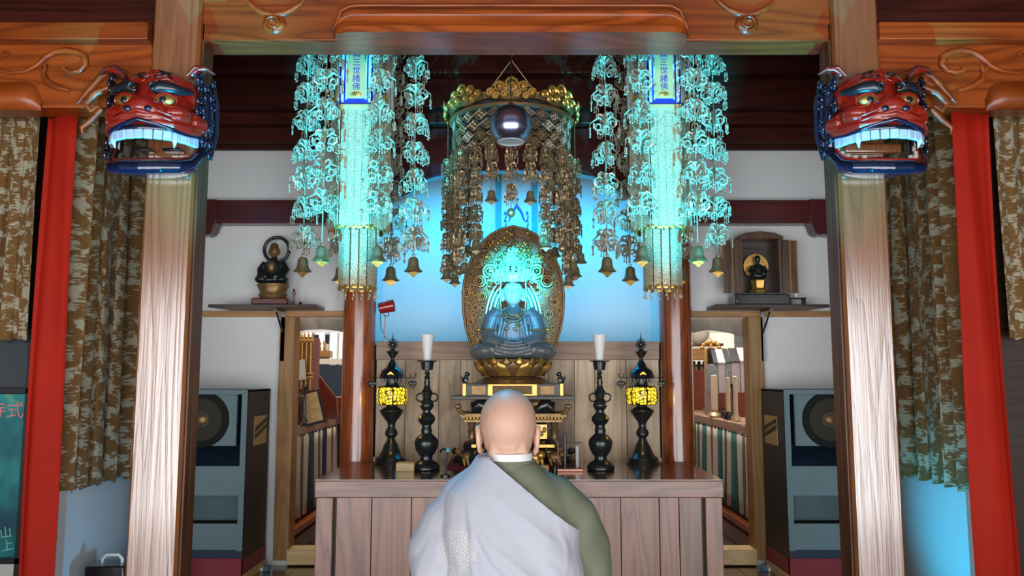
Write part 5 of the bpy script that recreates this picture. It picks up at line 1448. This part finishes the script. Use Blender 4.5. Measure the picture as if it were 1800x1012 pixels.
for s in (-1, 1):
    nm = 'left' if s < 0 else 'right'
    xf = X(511, 773, 5.85) if s < 0 else X(1329, 775, 5.85)
    ztop = Z(773, 5.85)
    ct = root('side_counter', (xf, 7.2, 0), 'long wooden counter hung with striped cloth in the %s side room' % nm, 'counter', 'side room counters')
    y0, y1 = DW+.105-7.2, 1.6
    MB().box((min(0, s*.75), y0, ztop+.02), (max(0, s*.75), y1, ztop+.09)).build('top', M['rail'], ct, bevel=.005)
    MB().box((min(s*.03, s*.75), y0+.01, .12), (max(s*.03, s*.75), y1, ztop+.02)).build('body', M['redwood'], ct)
    MB().box((min(-s*.02, s*.70), y0+.01, 0), (max(-s*.02, s*.70), y1, .12)).build('plinth', M['redwood'], ct, bevel=.004)
    MB().box((min(-s*.06, 0), y0+.01, .17), (max(-s*.06, 0), y1, .215)).build('foot_rail', M['orange_y'], ct, bevel=.004)
    zb2 = .25
    def cloth(u, v):
        y = y0 + .02 + (y1-y0-.02)*u
        w_ = .012*math.sin(u*90)+.006*math.sin(u*211+1)
        return (s*.012 - s*(.018+w_*(1-v)*1.0)*(1-.6*v), y + .05*(1-v)*math.sin(u*25)*.4, zb2 + (ztop+.022-zb2)*v)
    MB().grid(cloth, 160, 6).build('striped_cloth', M['stripe_l'] if s < 0 else M['stripe_r'], ct, smooth=80, thick=.003)
    for k in range(26):
        y = y0+.05+(y1-y0)*k/26
        if k < 26: MB().lathe([(.001,0),(.008,-.004),(.009,-.012),(.001,-.02)], n=8, c=(-s*.012, y, ztop+.024)).build('hem_knob', M['black'], ct)
    # valance at the top of the doorway
    vx0, vx1 = (X(512,580,DW+.1), X(608,580,DW+.1)) if s < 0 else (X(1212,580,DW+.1), X(1322,580,DW+.1))
    zv1, zv0 = Z(557, DW), Z(585 if s > 0 else 583, DW+.1)
    def val(u, v):
        x = vx0+(vx1-vx0)*u
        return (x, DW+.115+.012*math.sin(u*17+2*v)+.006*math.sin(u*43)*(1-v), zv0+(.025*math.sin(u*math.pi*(1.0 if s < 0 else 1.5))-.005)*(1-v) + (zv1-zv0)*v)
    o = MB().grid(val, 40, 6).build('valance', pm('taupe_cloth', (.34,.29,.24), (.26,.22,.18), 14, .9, bump=.2, bscale=180), smooth=80, thick=.004)
    tag(o, 'short taupe cloth valance at the top of the %s doorway' % nm, 'valance', 'doorway valances')
# ---- left room: gilt lattice shrine, leaning picture, vases
ctz = Z(773, 5.85)+.09
def at(px, py, d): return W(px, py, d)
xs0, xs1 = X(514,650,6.3), X(541,650,6.5)
sh = root('gilt_lattice_shrine', (xs0+.06, 6.35, ctz), 'gilt lattice-fronted shrine on the counter in the left side room', 'shrine')
H = Z(588,6.35)-ctz
MB().box((-.32,-.02,0),(.085,.22,H-.02)).build('case', M['redwood'], sh)
for k in range(6):
    x_ = -.09+.034*k
    for (a0, a1) in ((.10, H*.50), (H*.56, H-.06)):
        MB().box((x_-.005,-.045,a0),(x_+.005,-.03,a1)).build('gilt_bar', M['gold'], sh)
        MB().ring((x_,-.038,a1), .013, .004, 10, 5, 'Y', a0=0, a1=180).build('gilt_arch', M['gold'], sh)
for z_ in (.09, H*.51, H*.55, H-.05): MB().box((-.12,-.05,z_),(.10,-.025,z_+.014)).build('gilt_rail', M['gold'], sh)
for k in range(7): MB().tube([(-.11+.033*k,-.04,H-.03),(-.105+.033*k,-.045,H-.005),(-.11+.033*k,-.04,H+.015)],[.012,.010,.002],8).build('gilt_crest', M['gold'], sh)
o = MB().box((-.05,-.006,0),(.05,.006,.16)).build('photo_card', pm('photo_print', (.72,.70,.68), (.35,.33,.33), 12, .5), loc=at(527,668,6.26), rot=(rad(-10),rad(-8),0)); tag(o, 'white photo card hung on the gilt lattice shrine', 'card')
def framed(px, py, d, w, h, rx, ry, rz, label, m1, m2):
    p = at(px, py, d); r = root('picture_frame', (p.x, d, ctz), label, 'picture'); r.rotation_euler = (rx, ry, rz)
    MB().box((-w/2,-.008,0),(w/2,.008,h)).build('frame', m1, r, bevel=.003)
    MB().box((-w/2+.02,-.011,.02),(w/2-.02,-.008,h-.02)).build('picture', m2, r)
    return r
framed(556, 735, 6.20, .16, .27, rad(-16), rad(-14), rad(15), 'gilt picture leaning on the left side room counter', M['black'], pm('gilt_relief', (.75,.55,.25), (.35,.22,.08), 30, .4, .4, 0, .4, 40))
def vase(px, d, R, h, label, m, kind=0):
    x = at(px, 750, d).x
    pr = [(R*.6,0),(R*.65,.02),(R*.5,h*.15),(R,h*.5),(R*.9,h*.75),(R*.5,h*.88),(R*.7,h)] if kind == 0 else [(R*2.6,0),(R*2.4,h*.06),(R*.8,h*.12),(R*.7,h*.5),(R*.8,h*.85),(R*2.0,h*.94),(R*2.1,h)]
    o = MB().lathe(pr, n=18).build('counter_vase' if kind == 0 else 'counter_candlestick', m, loc=(x, d, ctz)); tag(o, label, 'vase' if kind == 0 else 'candlestick'); return o
vase(519, 6.12, .065, .27, 'dark round vase at the near end of the left counter', M['darkwood'])
vase(534, 5.98, .012, .30, 'slim black candlestick on the left counter before the leaning picture', M['black'], 1)
# red cabinet panels beyond
st = root('stair_panel', (at(565,700,6.9).x, 6.95, ctz), 'dark red slanted cabinet side on the left counter', 'panel')
pa = [at(544,637,6.95), at(592,700,6.95), at(594,731,6.95), at(544,731,6.95)]
MB().prism([(p.x-st.location.x, p.z-ctz if i < 2 else 0) for i, p in enumerate(pa)], 0, .03).build('panel', M['redwood'], st, bevel=.003)
pts = [(pa[0].x-st.location.x,-.004,pa[0].z-ctz),(pa[1].x-st.location.x,-.004,pa[1].z-ctz),(pa[2].x-st.location.x,-.004,.0)]
MB().tube(pts, .004, 6).build('pale_edge', M['pine_x'], st)
o = MB().box((-.16,-.10,0),(.16,.10,.18)).build('red_chest', M['redwood'], loc=(at(580,720,7.3).x, 7.4, ctz), bevel=.004); tag(o, 'low red lacquer chest behind the slanted panel', 'chest')
# bright shelf and windows at the back of the left room
M['litwin'] = emit('daylit_window', (.92,.95,1.0), .95)
M['litwarm'] = emit('warm_window', (1.0,.92,.75), .7)
wz0, wz1 = Z(640,8.95), Z(585,8.95)
for i, (p0, p1, q0, q1) in enumerate(((530, 574, 585, 622), (577, 612, 585, 652))):
    w_ = root('window_%d' % (i+1), (0, 8.98, 0), None, None); w_['kind'] = 'structure'
    a, b_ = at(p0,q1,8.98), at(p1,q0,8.98)
    MB().box((a.x,0,a.z),(b_.x,.03,b_.z)).build('pane', M['litwin'], w_)
    for t in (0,.5,1): 
        xm = a.x+(b_.x-a.x)*t; MB().box((xm-.012,-.02,a.z),(xm+.012,0,b_.z)).build('mullion', M['white'], w_)
    MB().box((a.x,-.02,a.z-.02),(b_.x,0,a.z)).build('sill', M['white'], w_)
def simple(name, px0, px1, py0, py1, d, dep, m, label, cat, bevel=.004):
    a, b_ = at(px0, py1, d), at(px1, py0, d)
    o = MB().box((-(b_.x-a.x)/2, 0, 0), ((b_.x-a.x)/2, dep, b_.z-a.z)).build(name, m, loc=((a.x+b_.x)/2, d, a.z), bevel=bevel)
    return tag(o, label, cat)
simple('back_shelf', 534, 580, 616, 628, 8.83, .21, M['pine_x'], 'yellow wooden shelf below the bright window in the left room', 'shelf')
simple('white_counter', 540, 612, 630, 640, 8.82, .22, M['white'], 'white ledge below the window in the left room', 'ledge')
simple('dark_cabinet', 550, 612, 641, 868, 8.83, .2, M['navy'], 'dark cabinet under the white ledge in the left room', 'cabinet')
for i, (px, h) in enumerate(((547,.10),(553,.12),(560,.10),(568,.11))):
    p = at(px, 616, 8.83); o = MB().lathe([(.014,0),(.018,h*.2),(.010,h*.5),(.018,h*.8),(.008,h)], n=10).build('gilt_ornament', M['gold'], loc=(p.x, 8.88, p.z))
    tag(o, 'small gilt ornament on the yellow shelf, %s' % ('nearest the lattice shrine','second from the shrine','third from the shrine','farthest from the shrine')[i], 'ornament', 'gilt ornaments on the yellow shelf')
for i, (px, m_) in enumerate(((556,'navy'),(575,'navy'))):
    simple('hanging_scroll', px-4, px+4, 588, 604, 8.955, .02, M[m_], 'small dark hanging scroll against the left room window, %s one' % ('left','right')[i], 'scroll', 0)
# ---- right room: books, candles, gilt frame, scroll
def cfig(px, d, h, R, label, m, name, cat):
    p = at(px, 740, d); r = root(name, (p.x, d, ctz), label, cat); return r
for i, (px, d, h, R) in enumerate(((1257,7.2,.0,.030),(1281,6.82,.0,.019),(1294,6.62,.0,.019))):
    lab = ('thick cream candle nearest the round post on the right counter', 'middle cream candle on the right counter', 'slim cream candle nearest the doorframe on the right counter')[i]
    h = Z((660,664,662)[i], d)-ctz
    r = cfig(px, d, h, R, lab, None, 'cream_candle', 'candle'); r['group'] = 'cream candles on the right counter'
    M['cream_wax'] = M.get('cream_wax') or pm('cream_wax', (.72,.62,.44), (.62,.52,.36), 6, .5)
    MB().lathe([(R*.3,0),(R*1.6,.005),(R*1.7,.02),(R*.9,.05),(R*1.1,.07)], n=16).build('holder', M['brass'] if i != 1 else M['black'], r)
    MB().lathe([(R,.07),(R*.98,h),(R*.4,h+.006)], n=16).build('wax', M['cream_wax'], r)
    MB().tube([(-R*2.0,0,.0),(-R*1.8,0,.03),(-R*.9,0,.05)], .005, 6).build('foot', M['brass'] if i != 1 else M['black'], r); MB().tube([(R*2.0,0,.0),(R*1.8,0,.03),(R*.9,0,.05)], .005, 6).build('foot', M['brass'] if i != 1 else M['black'], r)
vase(1290, 6.98, .010, .30, 'slim black candlestick between the cream candles', M['black'], 1)
r = root('black_burner', (at(1272,745,7.12).x+.03, 7.12, ctz), 'squat black incense burner on the right counter', 'burner')
MB().lathe([(.04,.02),(.055,.035),(.058,.055),(.045,.075),(.05,.08)], n=18).build('bowl', M['black'], r)
for k in range(3):
    a = rad(90+120*k); MB().cyl((.05*math.cos(a),.05*math.sin(a),.03),(.06*math.cos(a),.06*math.sin(a),0),.010,.008,8).build('leg', M['black'], r)
# row of wrapped tablets / folded books on a raised red step
stp = simple('red_step', 1262, 1340, 690, 733, 7.25, .5, M['redwood'], 'dark red raised step behind the candles on the right counter', 'step')
bz = at(1300,690,7.25).z
M['bookblue'] = pm('indigo_brocade', (.03,.06,.12), (.45,.52,.52), 45, .7, detail=1); M['bookpale'] = pm('pale_brocade', (.52,.52,.56), (.42,.42,.46), 30, .7); M['booklilac'] = pm('lilac_brocade', (.40,.34,.44), (.55,.5,.56), 40, .7); M['bookdark'] = pm('dark_cover', (.05,.05,.06), (.03,.03,.04), 20, .6)
for i, (p0, p1, mm, lab) in enumerate(((1252,1259,'bookblue','narrow indigo patterned book, leftmost of the row on the red step'),(1260,1272,'bookpale','pale grey book beside the leftmost indigo one'),(1273,1282,'bookblue','second indigo patterned book in the middle of the row'),(1283,1298,'booklilac','lilac patterned book in the row on the red step'),(1299,1318,'bookpale','broad pale book near the doorframe end of the row'),(1319,1331,'bookdark','grey-edged book at the doorframe end of the row'))):
    a, b_ = at(p0+4,690,7.3), at(p1+4,690,7.3); h = at(1300,640-i*1,7.3).z - bz; w_ = b_.x-a.x
    r = root('wrapped_book', ((a.x+b_.x)/2, 7.3, bz), lab, 'book', 'books on the red step')
    MB().box((-w_/2,0,0),(w_/2,.34,h)).build('body', M[mm], r, bevel=.003)
    MB().add([(-w_/2-.002,-.004,h),(w_/2+.002,-.004,h),(w_/2+.05,.30,h+.13),(-w_/2+.05,.30,h+.13),(-w_/2-.002,-.004,h+.012),(w_/2+.002,-.004,h+.012),(w_/2+.05,.30,h+.142),(-w_/2+.05,.30,h+.142)],[(3,2,1,0),(4,5,6,7),(0,1,5,4),(1,2,6,5),(2,3,7,6),(3,0,4,7)]).build('sloping_lid', M['bookdark' if i in (0,2,3) else 'bookpale'], r)
r = root('gilt_tablet', (at(1247,650,8.0).x+.02, 8.0, ctz), 'gilt framed black memorial tablet behind the candles', 'tablet')
h0, h1 = at(1247,645,8.0).z-ctz, at(1247,612,8.0).z-ctz
MB().box((-.05,0,h0),(.05,.03,h1)).build('panel', M['black'], r)
for q in (-1,1): MB().box((q*.05-.012,-.01,0),(q*.05+.012,.04,h1)).build('gilt_post', M['gold'], r, bevel=.003)
g = MB()
for k in range(7): an = math.pi*k/6; g.ell((.085*math.cos(an),0,h1+.01+.055*math.sin(an)), (.022,.015,.020), 8, 6)
g.cyl((0,0,h1),(0,0,h1+.11),.018,.004,8); g.build('gilt_crown', M['gold'], r)
MB().box((-.075,-.02,0),(.075,.06,.05)).build('foot', M['gold_old'], r)
o = simple('patterned_hanging', 1279, 1307, 585, 625, 9.03, .015, M['bookblue'], 'indigo patterned hanging behind the books', 'hanging', 0)
simple('red_shelf', 1222, 1272, 603, 608, 8.75, .29, M['redwood'], 'red wooden shelf high at the back of the right room', 'shelf')
simple('yellow_shelf', 1215, 1275, 612, 632, 8.75, .29, M['pine_x'], 'yellow wooden shelf front at the back of the right room', 'shelf')
simple('red_cabinet', 1215, 1262, 650, 868, 8.82, .2, M['redwood'], 'dark red cabinet at the back of the right room counter', 'cabinet')
p = at(1232, 603, 8.75); o = MB().lathe([(.05,0),(.12,.06),(.13,.12),(.08,.17),(.05,.18)], n=20).build('white_jar', M['white'], loc=(p.x, 8.88, p.z)); tag(o, 'white round jar on the red shelf in the right room', 'jar')
for i in range(4):
    p = at(1220+9*i, 648, 8.9); o = MB().lathe([(.012,0),(.022,.02),(.014,.05),(.022,.08),(.008,.10)], n=10).build('dark_ornament', M['iron'] if i % 2 else M['gold_old'], loc=(p.x, 8.9, at(1230,650,8.82).z)); tag(o, 'small %s ornament on the dark red cabinet, %s from the round post' % (('gilt','bronze')[i%2], ('first','second','third','fourth')[i]), 'ornament', 'ornaments on the red cabinet')
for i, px in enumerate((1311, 1326)):
    p = at(px, 742, 5.95); o = MB().box((-.035,-.02,0),(.035,.02,.018)).build('paper_packet', M['cream'], loc=(p.x, 5.95, ctz), bevel=.002); tag(o, 'small cream packet on the right counter edge, %s the doorframe' % ('away from','nearest')[i], 'packet', 'cream packets')
w_ = root('window_3', (0, 8.98, 0), None, None); w_['kind'] = 'structure'
a, b_ = at(1215,640,8.98), at(1290,585,8.98)
MB().box((a.x,0,a.z),(b_.x,.03,b_.z)).build('pane', M['litwarm'], w_); MB().box((a.x,-.02,a.z-.03),(b_.x,0,a.z)).build('sill', M['pine_x'], w_)

# ================================================================== drapes
def curtain_mat():
    m = NT('brown_white_curtain'); tc = m.node('ShaderNodeTexCoord'); mp_ = m.node('ShaderNodeMapping'); mp_.inputs['Scale'].default_value = (1,1,1)
    m.link(tc.outputs['UV'], mp_.inputs[0]); co = mp_.outputs[0]
    big = m.noise(co, 13, 2, .5); m2 = m.node('ShaderNodeMapping'); m2.inputs['Scale'].default_value = (34, 90, 1); m.link(tc.outputs['UV'], m2.inputs[0])
    jag = m.noise(m2.outputs[0], 1.0, 3, .6)
    f = m.math('ADD', m.math('MULTIPLY', big, .95), m.math('MULTIPLY', jag, .62))
    k = m.ramp(f, [(.80,(0,0,0)),(.85,(1,1,1))])
    br = m.mix(m.noise(co, 60, 3), (.25,.115,.020), (.085,.037,.009))
    wh = m.mix(m.noise(co, 40, 2), (.45,.41,.29), (.30,.26,.18))
    m.color(m.mix(k, br, wh)); m.set(rough=.85, sheen=.1); m.bump(m.noise(co, 300, 2), .1, .003); return m.mat
M['curtain'] = curtain_mat()
M['reddrape'] = pm('red_silk', (.46,.016,.004), (.34,.010,.003), 2.5, .7, bump=.06, bscale=160, spec=.2)
def drape(name, p0, p1, z0, z1, m, label, folds, amp, seed, group=None, hemwob=.0, cat='curtain', flare=0.0, rip=1.0):
    p0, p1 = Vector(p0), Vector(p1); d = (p1-p0); L = d.length; d.normalize(); n = Vector((d.y, -d.x))
    rnd = random.Random(seed); ph = [rnd.uniform(0,6.28) for _ in range(6)]
    NU = max(40, folds*14)
    def fn(u, v):
        t = u + .012*math.sin(u*23+ph[0]); w_ = math.sin(folds*2*math.pi*t + ph[1] + .5*math.sin(u*9+ph[2]))
        a = amp*(.65+.35*math.sin(u*7+ph[3]))*(1-.25*v)
        q = p0 + d*(u*L*(1+flare*(1-v)) + .35*rip*amp*math.sin(2*folds*2*math.pi*t+ph[4])) + n*(a*w_ + .3*rip*amp*math.sin(u*31+v*2.2+ph[5]) + (1-rip)*.6*amp*math.sin(u*5+v*5+ph[2]))
        zz = z0+(z1-z0)*v + (hemwob*math.sin(folds*2*math.pi*t)*(1-v) if v < .02 else 0)
        return (q.x, q.y, zz)
    mb = MB().grid(fn, NU, 24); mb.uv = [(u*L*1.7, v*(z1-z0)) for (u, v) in mb.uv]
    o = mb.build(name, m, smooth=80, thick=.004)
    o.location = (0,0,0); return tag(o, label, cat, group)
zh = .686
zct = Z(189,4.05)+.10
drape('patterned_curtain', (-2.385,4.26), (-2.36,5.10), zh, zct, M['curtain'], 'brown and white patterned curtain between the red drape and the left pillar', 6, .046, 1, 'patterned curtains', .012)
drape('patterned_curtain', (2.385,4.22), (2.36,5.05), .70, zct, M['curtain'], 'brown and white patterned curtain between the red drape and the right pillar', 6, .046, 2, 'patterned curtains', .012)
zo = Z(595,4.3)
drape('patterned_curtain', (X(-60,400,4.36),4.42), (X(53,400,4.3),4.34), zo, zct, M['curtain'], 'short patterned curtain at the left edge outside the red drape', 4, .024, 3, 'patterned curtains', .008)
drape('patterned_curtain', (X(1762,400,4.28),4.32), (X(1880,400,4.3),4.36), zo, zct, M['curtain'], 'short patterned curtain at the right edge outside the red drape', 4, .024, 4, 'patterned curtains', .008)
drape('red_drape', (X(58,500,4.18),4.20), (X(118,500,4.18),4.18), 0.01, Z(189,4.05)-.002, M['reddrape'], 'long red silk drape hanging beside the left patterned curtains', 1, .022, 5, 'red silk drapes', 0, 'drape', .06, 0)
drape('red_drape', (X(1694,500,4.10),4.12), (X(1768,500,4.10),4.14), 0.01, Z(189,4.05)-.002, M['reddrape'], 'long red silk drape hanging beside the right patterned curtains', 1, .026, 6, 'red silk drapes', 0, 'drape', .04, 0)
# glazed screen with poster at the far left
gs = root('poster_frame', (X(10,800,4.5), 4.56, 0), 'black framed teal poster with pink lettering at the left edge', 'poster')
xo_ = gs.location.x
def post_mat():
    m = NT('poster_print'); co = m.coords(jitter=False)
    n1 = m.noise(co, 3.0, 3); c = m.ramp(n1, [(.35,(.008,.05,.09)),(.5,(.01,.16,.18)),(.62,(.02,.30,.28)),(.72,(.45,.42,.12))]); m.color(c); m.set(rough=.15, coat=.5); return m.mat
pz0, pz1 = Z(978,4.56), Z(692,4.56)
MB().box((-.40,-.006,pz0),(.066,.0,pz1)).build('print', post_mat(), gs)
for (a0,a1,b0,b1) in ((.066,.11,0,Z(590,4.5)+.3),(-.42,.11,pz1,pz1+.035),(-.42,.11,pz0-.035,pz0)):
    MB().box((a0,-.03,b0),(a1,.01,b1)).build('frame_bar', M['black'], gs, bevel=.003)
MB().box((-.42,-.012,pz1+.035),(.066,-.006,Z(590,4.5)+.3)).build('window_pane', pm('dark_glass', (.03,.04,.05), (.05,.06,.07), 2, .08, 0, .5), gs)
MB().box((-.42,-.012,.02),(.066,-.006,pz0-.035)).build('lower_print', M['cream'], gs)
tm = text_mesh('寺式', .10, pm('pink_ink', (.75,.25,.25), (.7,.2,.22), 6, .4), .001, 0, 'RIGHT')
link('lettering', tm, gs, (.055,-.009,Z(722,4.56)), (rad(90),0,0))
tm = text_mesh('山\n上', .07, pm('pale_green_ink', (.25,.6,.45), (.2,.5,.4), 6, .4), .001, 0, 'RIGHT')
link('lettering', tm, gs, (.04,-.009,Z(945,4.56)), (rad(90),rad(-12),0))
# black case with white handle
bc = root('black_case', (X(197,1000,4.6), 4.6, 0), 'small black case with a white carrying handle beside the left wall', 'case')
zb2 = Z(992,4.55)
MB().box((-.11,-.09,0),(.11,.09,zb2)).build('body', M['black'], bc, bevel=.01)
MB().tube([(-.055,0,zb2-.005),(-.055,0,zb2+.02),(-.035,0,zb2+.042),(.035,0,zb2+.042),(.055,0,zb2+.02),(.055,0,zb2-.005)], .009, 8).build('handle', M['white'], bc, smooth=60)
# scroll picture in the alcove and red clip lamp
sc_ = root('hanging_picture', (X(908,350,DA-.02), DA-.012, Z(398,DA)), 'pale blue picture of a mountain hanging in the alcove above the halo', 'picture')
a, b_ = at(874,398,DA-.02), at(947,300,DA-.02); w_ = (b_.x-a.x)/2; h = b_.z-a.z
MB().box((-w_,-.012,-.1),(w_,.0,h)).build('mount', pm('teal_mount', (.10,.40,.46), (.08,.34,.40), 10, .7), sc_)
MB().box((-w_*.72,-.016,-.1),(w_*.72,-.012,h-.03)).build('sheet', M['plaster'], sc_)
ink = pm('blue_ink_wash', (.03,.10,.35), (.05,.16,.42), 30, .7)
mt = [(-.07,.0),(-.045,.09),(-.02,.125),(.0,.17),(.018,.14),(.05,.09),(.075,.0),(.05,.03),(.03,.085),(0,.125),(-.03,.075),(-.055,.02)]
MB().prism([(p[0]*1.0, p[1]+.02) for p in mt], -.018, -.016).build('mountain_outline', ink, sc_)
for q in (-1,1):
    g = MB()
    for k in range(6): g.prism([(q*.088+(-1)**k*.006-.012,.0+k*.03-.06),(q*.088+.012,.0+k*.03-.06),(q*.088+(-1)**k*.004,.035+k*.03-.06)], -.018, -.016)
    g.build('tree_print', ink, sc_)
rl = root('red_clip_lamp', (X(672,595,5.62), 5.66, Z(603,5.58)-.01), 'small red spotlight on a thin stem at the left end of the screen', 'lamp')
kz = 5.6/1400; zz = lambda py: Z(py,5.6)-rl.location.z
MB().tube([(0,0,0),(.006,0,zz(580)),(.012,0,zz(553))], .004, 6).build('stem', M['red'], rl)
MB().tube([(-.04,0,.006),(.0,0,.012),(.05,0,.008),(.075,0,.01)], .006, 6).build('clip_arm', M['redbrown'], rl)
MB().tube([(.0,0,zz(551)),(.006,0,zz(554)),(.034,0,zz(554)),(.036,0,zz(546))], .004, 6).build('yoke', M['iron'], rl)
Mr = Matrix.Translation((.018,0,zz(538))) @ Matrix.Rotation(rad(78),4,'Y')
MB().lathe([(.026,-.055),(.040,-.050),(.042,.0),(.046,.05),(.046,.056),(.040,.05),(.036,.0),(.002,-.04)], n=24, M=Mr).build('housing', M['red'], rl)
MB().tube([(-.028,.01,zz(550)),(-.02,.01,zz(575)),(.01,.01,zz(592)),(.06,.01,.012)], .003, 6).build('cable', M['black'], rl, smooth=60)

# narrow spots added to put cyan specks of light on the alcove wall
for (px, py, e) in ((715,586,1), (795,586,1), (722,352,.8), (735,478,.6), (1022,452,.8), (1108,462,.7), (1010,350,.6), (1143,400,.5)):
    t = W(px, py, DA)
    light('wall_speck_spot', 'SPOT', (0.35 if px > 905 else -0.35, 5.42, 3.2), t, 55*e, (0.0, 0.62, 1.0), spot_size=rad(2.6), spot_blend=0.6, shadow_soft_size=0.004)
